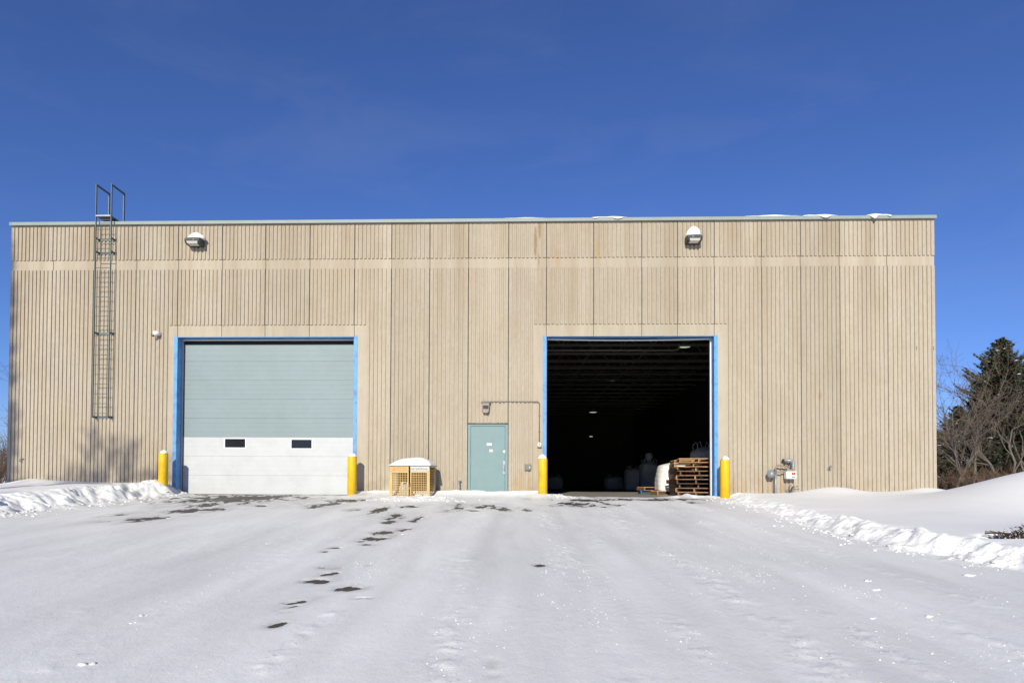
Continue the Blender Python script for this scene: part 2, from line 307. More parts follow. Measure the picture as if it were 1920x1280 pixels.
def text_mesh(body, name, size, mname, loc, parent, width=None):
    cu = bpy.data.curves.new('t', 'FONT'); cu.body = body; cu.size = size; cu.align_x = 'CENTER'; cu.align_y = 'CENTER'; cu.extrude = 0.001
    to = bpy.data.objects.new('t', cu); C.objects.link(to)
    dg = bpy.context.evaluated_depsgraph_get(); dg.update()
    me = bpy.data.meshes.new_from_object(to.evaluated_get(dg)); bpy.data.objects.remove(to)
    xs = [v.co.x for v in me.vertices]; k = (width/(max(xs)-min(xs))) if width else 1
    for v in me.vertices: v.co = Vector((v.co.x*k+loc[0], loc[1]-v.co.z, v.co.y+loc[2]))
    me.materials.clear(); me.materials.append(M[mname])
    o = bpy.data.objects.new(name, me); C.objects.link(o); o.parent = parent
    return o

# numpy value noise
def vnoise(x, y, seed=0):
    r = np.random.default_rng(seed); T = r.random((256,256))
    xi, yi = np.floor(x).astype(int), np.floor(y).astype(int); fx, fy = x-xi, y-yi
    fx = fx*fx*fx*(fx*(fx*6-15)+10); fy = fy*fy*fy*(fy*(fy*6-15)+10)
    a, b, c, d = T[xi&255,yi&255], T[(xi+1)&255,yi&255], T[xi&255,(yi+1)&255], T[(xi+1)&255,(yi+1)&255]
    return (a*(1-fx)+b*fx)*(1-fy)+(c*(1-fx)+d*fx)*fy-0.5
def fbm(x, y, o=4, seed=0, g=0.5):
    s = 0; a = 1.0
    for i in range(o): s = s+a*vnoise(x*2**i+17.3*i, y*2**i-9.1*i, seed+i); a *= g
    return s
def chunks(x, y, seed=0):
    r = np.random.default_rng(seed); T = r.random((3,128,128)); xi, yi = np.floor(x).astype(int), np.floor(y).astype(int)
    best = np.full(x.shape, -1.0)
    for i in (-1,0,1):
        for j in (-1,0,1):
            a, b = (xi+i) & 127, (yi+j) & 127
            d2 = (x-(xi+i)-T[0,a,b])**2+(y-(yi+j)-T[1,a,b])**2
            best = np.maximum(best, T[2,a,b]*(1-d2*1.6))
    return np.clip(best, 0, 1)
def sstep(a, b, x):
    t = np.clip((x-a)/(b-a), 0, 1); return t*t*(3-2*t)

# ------------------------------------------------------------------ the ground: asphalt drive and one sheet of snow
XL, XR = -15.906, 12.947                     # the building
DEPTH = 46.0
RIGHT = [(6.75,0.6),(6.45,-0.6),(6.30,-1.13),(6.26,-4.08),(6.15,-6.04),(5.85,-8.2),(5.95,-9.81),(6.2,-10.7),(6.6,-11.6),(8.2,-14),(10,-18),(11,-30)]
LEFT = [(-10.35,0.3),(-10.4,-1.0),(-10.5,-2.3),(-10.75,-4.1),(-11.0,-5.4),(-11.1,-6.3),(-11.5,-9),(-12,-14),(-12,-30)]
def edge_x(tab, y):
    t = sorted((b,a) for a,b in tab); return np.interp(y, [q[0] for q in t], [q[1] for q in t])
PATCH = [(445,934,92,6.5,0),(430,937,60,5,0),(480,932,60,4,0),(395,926.5,55,1.3,0),(575,925,70,1.0,0),(355,957,30,3.5,-.12),(385,947,13,3,-.1),(268,973,26,3.5,-.12),(216,966,10,2.2,0),
 (491,949,9,1.2,0),(615,946,15,4,-.15),(650,938,22,2.2,0),(660,956,8,1.4,0),(713,955,9,4.5,.1),(742,967,10,3.6,0),(733,978,7,2.8,0),(775,977,5,2,0),(783,973,4.5,3,0),
 (755,993,10,2,0),(728,997,13,4,-.3),(706,1010,13,3.5,-.3),(690,1021,9,1.4,0),(630,1028,10,1.4,-.1),(604,1034,6,1.4,0),(616,1066,9,1.5,0),(620,1077,9,3,0),
 (595,1090,13,3,-.08),(655,1105,13,3,0),(682,1122,13,1.6,.05),(690,1060,3,1.5,0),(559,1129,10,5,-.5),(550,1139,7,5,-.9),(539,1149,4,3,-.8),(518,1172,9,4,-.25),
 (853,953,11,4.5,0),(912,949,15,3,-.1),(890,957,7,1,0),(942,954,14,2.2,.05),(987,956,6,1.3,0),(1073,945,21,2.6,0),(1128,942,6,3.5,.5),(1163,948,10,1,0),(1132,951,5,1,0),
 (760,949,13,1.8,-.1),(1012,1060,5,1.5,0),(1298,942,8,1,0),(1240,936,12,1,0),(1090,937,40,1.2,0),(1180,936.5,60,1.5,0),(1280,935.5,25,1.2,0)]
def snow_fields(X, Y):
    base = ground_z(Y)
    xr, xl = edge_x(RIGHT, Y)+0.10*fbm(Y*1.3+5, Y*0+2, 3, 21)*2, edge_x(LEFT, Y)+0.12*fbm(Y*1.1+9, Y*0+4, 3, 31)*2
    dr, dl = X-xr, xl-X
    # trodden sheet
    t = 0.012+0.010*fbm(X*0.9, Y*0.45, 4, 3); thin = X*0.0
    t += 0.010*fbm(X*2.3+Y*0.12, Y*0.22, 3, 5)                      # wheel tracks run towards the doors
    crust = X*0.0; icy = X*0.0
    for xc, w_, sd in ((-1.7,.10,1),(-0.5,.14,2),(0.82,.20,3),(1.45,.10,4),(2.25,.18,5),(2.95,.12,6),(3.85,.18,7),(4.75,.14,8),(-3.2,.10,9)):
        wob = xc+0.18*fbm(Y*0.25+sd, Y*0+sd*3.1, 2, 90+sd); on = np.clip(vnoise(Y*0.55+sd*7, Y*0, 110+sd)*2.2+0.45, 0, 1)
        g_ = np.exp(-((X-wob)/w_)**2)*on; crust = np.maximum(crust, g_); icy = np.maximum(icy, 0.8*np.exp(-((X-wob-0.30)/0.16)**2))
    for x0_, k1, k2, w_ in ((-4.6, 0.05, -0.012, .30), (-6.2, 0.04, -0.016, .28), (-8.6, -0.02, -0.010, .35), (-2.3, 0.20, 0.004, .3), (5.2, -0.05, 0.006, .25), (4.3, -0.10, 0.012, .3)):
        icy = np.maximum(icy, np.exp(-((X-(x0_+k1*(Y+2)-k2*(Y+2)**2*np.sign(x0_)*-1)+0.2*fbm(Y*0.4, Y*0+x0_, 2, 130))/w_)**2)*(0.5+0.6*vnoise(Y*0.35+x0_, X*0.2, 131)))
    icy = np.clip(icy, 0, 1)*np.clip(0.75+1.6*fbm(X*1.2, Y*0.5, 4, 133), 0, 1); t -= 0.004*icy
    crust = np.clip(crust+0.9*np.maximum(0, fbm(X*0.9, Y*0.5, 3, 135)-0.12), 0, 1)
    tread = np.maximum(0, np.sin(2*np.pi*(Y+0.35*np.abs(X*3%1-0.5))/0.16))*icy; t += 0.004*tread*np.clip(vnoise(X*0.8, Y*0.6, 160)*3, 0, 1)
    grit = np.clip(fbm(X*9, Y*6, 4, 8, 0.65)*2.2+0.2, 0, 1); t += 0.014*crust*grit
    tx = X-0.14*(Y+1)                                               # two pairs of tyre ruts from the open bay
    for xc in (2.4, 4.2, 5.1):
        t -= 0.008*np.exp(-((tx-xc-0.10*fbm(Y*0.3, Y*0+xc, 2, 9))/0.14)**2)
        t += 0.010*np.exp(-((tx-xc-0.24)/0.08)**2)*(0.5+vnoise(X*6, Y*2, 77))
    t = np.maximum(t, 0.005)
    rag = 3.4*fbm(X*7.5, Y*3.6, 5, 45, 0.68)
    # bare spots, ragged
    wx, wy = 0.32*fbm(X*2.2, Y*2.2, 4, 41), 0.5*fbm(X*2.0+50, Y*1.6, 4, 43)
    for px, py, rx, ry, an in PATCH:
        c = gpt(px, py); ex = gpt(px+rx, py)[0]-c[0]; ey = abs(gpt(px, py-ry)[1]-gpt(px, py+ry)[1])/2
        k = min(1.0, 4*ex)
        dx, dy = X-c[0]+wx*k*0.7, Y-c[1]+wy*min(1.0, 2.0*ey)
        sk = -an*(rx/ry)*(ey/ex) if an else 0.0                   # lean: far end shifts sideways
        dx = dx-(dy*ex/ey)*np.clip(-an*2.2, -1.2, 1.2)
        q = (dx/(ex*1.15))**2+(dy/(ey*1.1))**2
        q = np.maximum(0, q*0.9+rag*np.clip(q*1.5+0.06, 0, 1.0)); t -= 0.075*np.exp(-q*2.0)
        thin = np.maximum(thin, np.exp(-q*0.30))
    for px, py, rx, ry in ((922,1244,13,11),(926,1268,9,7),(1010,1062,7,2)):
        c = gpt(px, py); ex = gpt(px+rx, py)[0]-c[0]; ey = abs(gpt(px, py-ry)[1]-gpt(px, py+ry)[1])/2
        q = np.exp(-(((X-c[0])/ex)**2+((Y-c[1])/ey)**2)**2); t -= 0.010*q*(t > 0.004); thin = np.maximum(thin, 0.5*q)
    # wind-packed rim along the wall between the doors
    wall_bank = np.exp(-np.maximum(0, -Y-0.25-0.25*fbm(X*0.8, Y*0, 3, 51))/0.30)
    mid = sstep(-4.95, -4.7, X)*(1-sstep(1.0, 1.35, X))
    t += mid*np.clip(wall_bank, 0, 1)*(0.15+0.05*fbm(X*2, Y*2, 3, 52))
    cg = np.exp(-(((X+2.6)/1.15)**2+((Y+1.75)/0.55)**2)**2)          # scuffed heap before the gas cage
    t += cg*(0.07+0.09*np.maximum(0, fbm(X*5, Y*5, 4, 53)))
    t += 0.10*np.exp(-(((X-1.25)/0.55)**2+((Y+0.75)/0.4)**2))+0.05*np.exp(-(((X+4.4)/0.7)**2+((Y+0.8)/0.4)**2))
    t += 0.07*np.exp(-(((X-3.6)/0.9)**2+((Y+0.15)/0.10)**2))*(vnoise(X*3, Y, 12)+0.35)
    t += (0.09*np.exp(-(((X-5.5)/0.7)**2+((Y+0.35)/0.25)**2)))*(1+vnoise(X*6, Y*6, 13))
    t -= 0.05*np.exp(-(((Y+0.12)/0.16)**2))*sstep(1.0, 1.6, X)*(1-sstep(4.8, 5.4, X))
    icy = np.maximum(icy, 0.9*np.exp(-((Y+1.6)/0.8)**2)*np.clip(0.8+1.2*fbm(X*1.1, Y*0.8, 3, 150), 0, 1))
    # right: ploughed edge and drift behind it
    h = 0.0
    smooth = sstep(0.45, 1.2, dr)
    ridge_h = 0.12+0.11*sstep(-4, -10.5, Y)+0.07*(1-smooth)*fbm(Y*1.1, X*0.5, 3, 62)
    zone = np.exp(-((dr-0.22)/0.36)**2)*(0.55+0.75*sstep(-3, -10, Y))
    rise = sstep(-0.15, 0.50, dr+0.25*fbm(X*1.6, Y*1.6, 4, 63, 0.55))
    hr = rise*ridge_h+zone*(0.085*chunks(X*2.6+0.3*fbm(X*3,Y*3,3,67), Y*2.2, 61)+0.075*chunks(X*6.0, Y*5.0, 68)*rise+0.05*fbm(X*8, Y*8, 4, 64, 0.6))-0.03*zone
    hr = np.maximum(hr, 0); zoneR = zone
    hr += smooth*(0.05*fbm(X*0.4, Y*0.4, 2, 65)+0.012*np.minimum(dr, 4))
    hr += 0.95*np.exp(-(((X-12.1)/2.1)**2+((Y+5.6)/2.3)**2))*smooth
    hr += 0.18*np.exp(-(((X-9.75)/0.75)**2+((Y+0.3)/1.1)**2))*smooth+0.12*np.exp(-(((X-12.6)/0.6)**2+((Y+0.2)/0.8)**2))*smooth
    hr += 0.10*np.exp(-(((X-9.0)/1.6)**2+((Y+10.2)/1.2)**2))*smooth
    hr -= 0.26*np.exp(-(((X-7.6)/0.5)**2+((Y+10.05)/0.24)**2)**2)*smooth
    h = h+np.where(dr > -0.6, hr, 0)
    # left: ploughed bank
    smooth = sstep(0.9, 2.0, dl)
    zone = np.exp(-((dl-0.35)/0.55)**2)
    rise = sstep(-0.2, 0.75, dl+0.35*fbm(X*1.3, Y*1.3, 4, 73, 0.55))
    hl = rise*(0.37+0.05*(1-smooth)*fbm(Y*1.0, X*0.8, 3, 72))+zone*(0.17*chunks(X*1.9+0.3*fbm(X*3,Y*3,3,77), Y*1.7, 71)+0.10*chunks(X*4.6, Y*4.2, 78)+0.06*fbm(X*7, Y*7, 4, 74, 0.6))-0.05*zone
    hl = np.maximum(hl, 0); zoneL = zone
    hl += smooth*(0.05*fbm(X*0.5, Y*0.6, 3, 75)+0.03*fbm(X*1.7, Y*0.8, 2, 76))
    hl += 0.11*np.exp(-(((X+15.0)/0.6)**2+((Y+0.2)/0.7)**2))*smooth
    hl -= 0.10*sstep(-14.8, -16.5, X)*smooth
    h = h+np.where(dl > -0.8, hl, 0)
    packed = np.clip(1-sstep(-0.15, 0.25, np.maximum(dr, dl)), 0, 1)
    packed = packed*(1-np.clip(1.6*mid*np.clip(wall_bank, 0, 1)-0.15, 0, 1))*(1-0.8*np.clip(cg, 0, 1))
    far = sstep(-22, -40, Y)
    z = base+np.maximum(t, -0.010)+h
    z = z*(1-far)+far*(-1.1+0.25*fbm(X*0.2, Y*0.2, 3, 81))
    back = sstep(2, 14, Y); side = sstep(20, 60, np.abs(X))
    z = np.where(Y > 0, z*(1-back)+back*(0.05+0.2*fbm(X*0.08, Y*0.08, 3, 82)), z)
    inside = (X > XL+0.1) & (X < XR-0.1) & (Y > 0.09) & (Y < DEPTH-0.1)
    z = np.where(inside, -0.6, z)
    halo = np.clip(thin*(0.75+1.1*fbm(X*4, Y*2.5, 4, 140)), 0, 1)*0.85
    return z, packed, np.maximum(halo, 0.15*icy*packed), np.maximum(crust*(0.35+0.65*grit)*packed, 0.75*np.clip(zoneR+zoneL+np.clip(cg, 0, 1), 0, 1))
def graded(a, b, fine, lo, hi, g=1.25):
    core = np.arange(a, b+1e-6, fine); out = [core]; st = fine; p = a; L_ = []
    while p > lo: st = min(st*g, 40); p -= st; L_.append(p)
    R_ = []; st = fine; p = core[-1]
    while p < hi: st = min(st*g, 40); p += st; R_.append(p)
    return np.concatenate([np.array(L_[::-1]), core, np.array(R_)])
gx = graded(-16.5, 14.5, 0.036, -500, 500); gy = graded(-16.6, 0.12, 0.030, -400, 700)
GX, GY = np.meshgrid(gx, gy); GZ, PK, TH, CR = snow_fields(GX, GY)
nx, ny = len(gx), len(gy)
co = np.stack([GX, GY, GZ], -1).reshape(-1, 3).astype(np.float32)
idx = np.arange(nx*ny).reshape(ny, nx)
quads = np.stack([idx[:-1,:-1], idx[:-1,1:], idx[1:,1:], idx[1:,:-1]], -1).reshape(-1, 4)
me = bpy.data.meshes.new('snow_covered_ground'); me.vertices.add(len(co)); me.vertices.foreach_set('co', co.ravel())
me.loops.add(quads.size); me.loops.foreach_set('vertex_index', quads.ravel().astype(np.int32))
me.polygons.add(len(quads)); me.polygons.foreach_set('loop_start', np.arange(0, quads.size, 4, dtype=np.int32)); me.polygons.foreach_set('loop_total', np.full(len(quads), 4, np.int32))
me.polygons.foreach_set('use_smooth', np.ones(len(quads), bool))
me.update(calc_edges=True)
pa = me.attributes.new('packed', 'FLOAT', 'POINT'); pa.data.foreach_set('value', PK.ravel().astype(np.float32))
pa = me.attributes.new('crust', 'FLOAT', 'POINT'); pa.data.foreach_set('value', CR.ravel().astype(np.float32))
pa = me.attributes.new('thin', 'FLOAT', 'POINT'); pa.data.foreach_set('value', TH.ravel().astype(np.float32))
me.materials.append(M['snow'])
o = bpy.data.objects.new('snow_covered_ground', me); C.objects.link(o); tag(o, kind='structure')
b = MB(); ys = [-22.0, Y0, 0.05]
for ya, yb in zip(ys[:-1], ys[1:]):
    za, zb = float(ground_z(ya)), float(ground_z(yb))
    b.add([(-12.5,ya,za),(12.5,ya,za),(12.5,yb,zb),(-12.5,yb,zb)], [(0,1,2,3)])
tag(b.obj('asphalt_driveway', 'asphalt'), kind='structure')
def snow_z(x, y):
    z = snow_fields(np.array([[x]], float), np.array([[y]], float))[0]; return float(z[0,0])

# loose crumbs of snow lying on the drive and along the ploughed edges
cv, cf = [], []
def crumb(x, y, r, z):
    o_ = len(cv); h = r*random.uniform(0.2, 0.6); n = 5; a0 = random.random()*6
    for k in range(n):
        q = a0+2*math.pi*k/n; rr = r*random.uniform(0.7, 1.25); cv.append((x+rr*math.cos(q), y+rr*math.sin(q), z-0.006))
    for k in range(n):
        q = a0+0.4+2*math.pi*k/n; rr = r*random.uniform(0.4, 0.75); cv.append((x+rr*math.cos(q), y+rr*math.sin(q), z+h*random.uniform(0.55, 1.0)))
    cv.append((x, y, z+h*1.05))
    for k in range(n):
        j = (k+1) % n; cf.append((o_+k, o_+j, o_+n+j, o_+n+k)); cf.append((o_+n+k, o_+n+j, o_+2*n))
pts = []
for _ in range(800):                                   # thinly everywhere on the drive
    y = -0.6-15.4*random.random()**1.2; x = random.uniform(-10.5, 6.2); pts.append((x, y, 0.003+0.011*random.random()**4))
STRIPS = (-1.7,-0.5,0.82,0.82,1.45,2.25,2.25,2.95,3.85,3.85,4.75,-3.2)
for _ in range(150):                                    # bunched where tyres threw it
    cx_, cy_ = random.choice(STRIPS)+random.gauss(0,.15), random.uniform(-15, -1.5)
    for _ in range(random.randint(8, 45)): pts.append((random.gauss(cx_, 0.10), random.gauss(cy_, 0.35), 0.003+0.011*random.random()**2.5))
for _ in range(480):                                    # at the foot of the right ridge
    y = -11.8+11.4*random.random(); pts.append((float(edge_x(RIGHT, y))-abs(random.gauss(0, 0.28)), y, 0.008+0.045*random.random()**3))
for _ in range(420):
    y = -8+7.4*random.random(); pts.append((float(edge_x(LEFT, y))+abs(random.gauss(0, 0.4)), y, 0.008+0.05*random.random()**3))
for _ in range(120): pts.append((random.gauss(-2.6, 0.9), random.gauss(-2.0, 0.22), 0.01+0.05*random.random()**2))
for _ in range(60): pts.append((random.gauss(1.5, 0.25), random.gauss(-0.95, 0.15), 0.01+0.035*random.random()))
for px, py, r in ((155,1247,.05),(755,1003,.03),(500,1020,.03),(1815,1080,.07),(1640,1108,.04),(1740,1160,.035),(1625,1091,.04),(265,1156,.03),(245,1170,.025),(1635,1160,.03)):
    g_ = gpt(px, py); pts.append((g_[0], g_[1], r)); pts.append((g_[0]+r*1.3, g_[1]+.02, r*.6))
pz = snow_fields(np.array([[p[0] for p in pts]]), np.array([[p[1] for p in pts]]))[0]
for (x, y, r), z in zip(pts, pz[0]): crumb(x, y, r, float(z))
b = MB(); b.v = cv; b.f = cf; b.m = [0]*len(cf)
tag(b.obj('snow_crumbs', 'cap', smooth=True), 'loose white crumbs of snow scattered over the trodden drive', 'snow crumbs', kind='stuff')

# ------------------------------------------------------------------ the warehouse
W = thing('warehouse', 'long flat roofed warehouse of ribbed beige precast concrete panels with two loading doors', 'building', (0,0,0))
JX = [float(at(x, 450)[0]) for x in (22.5,101,178,257.5,337,418,499,582,666,735,806.5,879,954,1025,1113,1203,1270,1338,1427,1500,1573,1662,1751)]
JX[0], JX[-1] = XL, XR
JX[4], JX[8], JX[13], JX[17] = -10.485, -4.8727, 1.1252, 6.2835
ZC, ZB1, ZB0, ZS, ZO = 8.535, 7.406, 7.10, 5.329, 4.968
SX = {3: (float(at(313, 700)[0]), JX[4]), 8: (JX[8], float(at(687, 700)[0])), 12: (float(at(1003, 700)[0]), JX[13]), 17: (JX[17], float(at(1362.5, 700)[0]))}
ZD = float(at(917, 794.5)[2])                         # head of the entry door
RD = 0.034
for i in range(22):
    a, e = JX[i]+0.009, JX[i+1]-0.009; b = MB()
    over_big = i in (4,5,6,7) or i in (13,14,15,16); over_door = i == 11
    zb = ZO if over_big else (ZD if over_door else -0.4)
    b.box(a, e, 0, 0.2, zb, ZC+0.1, 0)
    n = max(6, round((e-a)/0.128)); pitch = (e-a)/n
    for k in range(n):
        x0 = a+k*pitch+(0.0 if k == 0 else 0.18*pitch); x1 = a+(k+1)*pitch-(0.0 if k == n-1 else 0.18*pitch)
        j1, j2 = random.uniform(-.004,.004), random.uniform(-.004,.004)
        b.frustum(x0, x1, ZB1+j1, ZC-0.055+j2, 0, -RD, 0.007, 1)
        lo = -0.4
        if over_big: lo = ZS
        elif over_door: lo = ZD+0.02
        elif i in SX and x1 > SX[i][0]+0.03 and x0 < SX[i][1]-0.03: lo = ZS
        if lo == ZS and i in SX:
            s0, s1 = SX[i]
            b.frustum(x0, x1, ZS+j2, ZB0+j1, 0, -RD, 0.007, 1)
            if x0 < s0-0.03: b.frustum(x0, s0-0.004, -0.4, ZS, 0, -RD, 0.007, 1, 0)
            if x1 > s1+0.03: b.frustum(s1+0.004, x1, -0.4, ZS, 0, -RD, 0.007, 1, 0)
        else:
            b.frustum(x0, x1, lo+j2, ZB0+j1, 0, -RD, 0.007, 1)
    b.obj('wall_panel', ['smooth', 'rib'], W)
    if i: MB().box(JX[i]-0.0095, JX[i]+0.0095, 0.020, 0.06, ZO if (4 < i < 8 or 13 < i < 17) else (-0.4 if i not in (11, 12) else ZD), ZC, 0).obj('joint_sealant', 'seal', W)
# side and rear walls, roof
for s, x in ((-1, XL), (1, XR)):
    b = MB(); b.box(min(x, x-s*0.2), max(x, x-s*0.2), 0.201, DEPTH, -0.4, ZC+0.1, 0)
    yy = 0.25
    while yy < 26:
        for z0, z1 in ((-0.4, ZB0), (ZB1, ZC-0.055)):
            xs = (x, x+s*RD); b.add([(x,yy,z0),(x,yy+.09,z0),(x,yy+.09,z1),(x,yy,z1),(x+s*RD,yy+.01,z0+.01),(x+s*RD,yy+.08,z0+.01),(x+s*RD,yy+.08,z1-.01),(x+s*RD,yy+.01,z1-.01)],
                  [(4,5,6,7) if s > 0 else (7,6,5,4),(0,1,5,4),(1,2,6,5),(2,3,7,6),(3,0,4,7)], 1)
        yy += 0.128
    b.obj('side_wall', ['smooth', 'rib'], W)
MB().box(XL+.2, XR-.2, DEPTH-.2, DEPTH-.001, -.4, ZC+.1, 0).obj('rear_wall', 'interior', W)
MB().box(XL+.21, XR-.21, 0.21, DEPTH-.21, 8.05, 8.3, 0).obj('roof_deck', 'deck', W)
# coping: front fascia with a drip edge, and the two returns
b = MB()
b.prism([(XL-.03, ZC), (XR+.03, ZC), (XR+.03, ZC+.090), (XL-.03, ZC+.090)], -0.085, 0.30)
b.box(XL-.03, XR+.03, -0.093, -0.0855, ZC-0.012, ZC+0.02)
b.box(XL-.03, XL+.25, .301, DEPTH, ZC+.002, ZC+.090); b.box(XR-.25, XR+.03, .301, DEPTH, ZC+.002, ZC+.090)
cop = b.obj('roof_coping', 'coping', W)
for x in np.arange(XL+2.9, XR, 3.05): MB().box(x-.02, x+.02, -0.0885, -0.0852, ZC+.022, ZC+.0915).obj('coping_seam', 'coping', cop)

# steel-lined openings
def opening(x0, x1, name):
    for s, x in ((-1, x0), (1, x1)):
        b = MB()
        xa, xb = (x-0.105, x) if s < 0 else (x, x+0.105)
        b.box(xa, xb, -0.012, -0.0005, -0.05, ZO+0.02)                                  # face plate
        xi = (x, x+0.010) if s < 0 else (x-0.010, x)
        b.box(xi[0], xi[1], -0.012, 0.27, -0.05, ZO-0.012)                                 # return into the reveal
        b.obj('door_jamb', 'blue', W, bevel=0.002)
        xs = (x+0.001, x+0.04) if s < 0 else (x-0.04, x-0.001)
        MB().box(xs[0], xs[1], 0.272, 0.36, -0.04, ZO-0.02).obj('jamb_seal', 'greyseal' if name == 'closed' else 'whiteseal', W)
    MB().box(x0+0.0105, x1-0.0105, -0.006, 0.27, ZO-0.012, ZO-0.0005).obj('door_header', 'blue', W)
    b = MB(); k = 24
    for j in range(k):                                                                     # slightly sagging top seal
        xa = x0+.05+(x1-x0-.1)*j/k; xb = x0+.05+(x1-x0-.1)*(j+1)/k
        za = ZO-.055-.03*math.sin(math.pi*j/k)*(name != 'closed'); zb = ZO-.055-.03*math.sin(math.pi*(j+1)/k)*(name != 'closed')
        b.add([(xa,.272,za),(xb,.272,zb),(xb,.272,zb+.03),(xa,.272,za+.03),(xa,.35,za),(xb,.35,zb),(xb,.35,zb+.03),(xa,.35,za+.03)], [(0,1,2,3),(3,2,6,7),(0,4,5,1),(4,7,6,5)])
    b.obj('top_seal', 'whiteseal', W)
    MB().box(x0, x1, 0.2005, 0.40, ZO, ZO+0.25).obj('lintel', 'interior', W)
opening(JX[4], JX[8], 'closed'); opening(JX[13], JX[17], 'open')
# reveal walls behind the steel
for x, s in ((JX[4], -1), (JX[8], 1), (JX[13], -1), (JX[17], 1)):
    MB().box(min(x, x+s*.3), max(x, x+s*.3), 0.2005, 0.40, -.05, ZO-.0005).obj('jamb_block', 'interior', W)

# closed overhead door: eight 24 inch sections, the lower three replaced in white
D1 = MB(); dx0, dx1, DY = JX[4]+0.045, JX[8]-0.02, 0.365
D1.box(dx0, dx1, DY+0.02, DY+0.05, 0.0, ZO+.1); od = D1.obj('overhead_door', 'black', W)
zb = [0.015+0.607*k for k in range(9)]
zb[8] = ZO-0.02
for k in range(8):
    b = MB(); z0, z1 = zb[k]+0.002, zb[k+1]-0.002; hgt = z1-z0
    prof = [(z0, DY+.02), (z0, DY), (z0+.035, DY)]                     # pinch joint, then pressed grooves
    for q in range(1, 4):
        zc = z0+hgt*q/4
        prof += [(zc-.008, DY), (zc-.003, DY+.0022), (zc+.003, DY+.0022), (zc+.008, DY)]
    prof += [(z1-.035, DY), (z1-.008, DY), (z1, DY+.004), (z1, DY+.02)]
    vs = [(dx0, y, z) for z, y in prof]+[(dx1, y, z) for z, y in prof]; n = len(prof)
    b.add(vs, [(j, j+n, j+n+1, j+1) for j in range(n-1)]+[tuple(range(n-1,-1,-1)), tuple(range(n, 2*n))])
    b.obj('door_section', 'whitedoor' if k < 3 else 'tealdoor', od)
MB().box(dx0, dx1, DY-.012, DY+.01, -0.02, 0.014).obj('bottom_seal', 'black', od)
MB().box(dx0-.02, dx1+.01, DY-.03, DY-.005, ZO-.165, ZO-.06).obj('head_seal', 'black', od)
MB().box(dx0-.038, dx0-.002, DY-.03, DY+.02, 0, ZO-.06).obj('side_seal', 'black', od)
for x0p, x1p, y0p, y1p in ((422,460,822.5,838.5), (546.5,584.5,824,840)):
    A, B_ = at(x0p, y1p, DY), at(x1p, y0p, DY); b = MB(); w = .035
    b.box(A[0]-w, B_[0]+w, DY-.012, DY+.004, A[2]-w, A[2]); b.box(A[0]-w, B_[0]+w, DY-.012, DY+.004, B_[2], B_[2]+w)
    b.box(A[0]-w, A[0], DY-.012, DY+.004, A[2]+.0001, B_[2]-.0001); b.box(B_[0], B_[0]+w, DY-.012, DY+.004, A[2]+.0001, B_[2]-.0001)
    b.obj('window_frame', 'white', od, bevel=.003)
    MB().box(A[0]+.0005, B_[0]-.0005, DY-.003, DY-.001, A[2]+.0005, B_[2]-.0005).obj('window_pane', 'glass', od)

# entry door
ex0, ex1 = JX[11]+.004, JX[12]-.004
b = MB(); fw_ = 0.085
b.box(ex0, ex0+fw_, -.02, .12, -.05, ZD-.004); b.box(ex1-fw_, ex1, -.02, .12, -.05, ZD-.004); b.box(ex0+fw_, ex1-fw_, -.02, .12, ZD-.065, ZD-.004)
b.box(ex0, ex1, .1205, .2, -.05, ZD-.004)
fr_ = b.obj('door_frame', 'mandoor', W, bevel=.004)
b = MB(); b.box(ex0+fw_+.005, ex1-fw_-.005, .005, .05, 0.0, ZD-.07)
ed = b.obj('entry_door', 'mandoor', W, bevel=.004); tag(ed, 'pale teal steel entry door')
MB().box(ex0+fw_+.001, ex1-fw_-.001, .04, .119, -.04, ZD-.066).obj('door_gap', 'black', fr_)
b = MB(); b.box(ex0-.01, ex1+.01, -RD-.012, -.0005, ZD-.006, ZD+.018); b.obj('drip_cap', 'seal', W)
for px, py, w, h in ((917.5,832.5,.165,.085),(920.8,844.5,.115,.085)):
    A = at(px, py, 0); MB().box(A[0]-w/2, A[0]+w/2, .0, .0049, A[2]-h/2, A[2]+h/2).obj('door_sticker', 'cagesign', ed)
A = at(945.6, 846, 0); MB().lathe([(0.0,.001),(.05,.001),(.05,.0045)], (A[0],0,A[2]), 20, axis='y').obj('round_sticker', 'cagesign', ed)
A = at(945, 875.5, 0); b = MB(); b.box(A[0]-.03, A[0]+.03, -.004, .0049, A[2]-.20, A[2]+.20); hp = b.obj('handle_plate', 'galv', ed, bevel=.002)
MB().tube([(A[0],-.004,A[2]+.08),(A[0],-.05,A[2]+.07),(A[0],-.05,A[2]-.12),(A[0],-.004,A[2]-.13)], .011, 8).obj('pull_handle', 'galv', ed, smooth=True)
for z in (.25, ZD/2, ZD-.3): MB().tube([(ex0+fw_+.003,-.004,z-.06),(ex0+fw_+.003,-.004,z+.06)], .009, 8).obj('hinge', 'galv', ed)

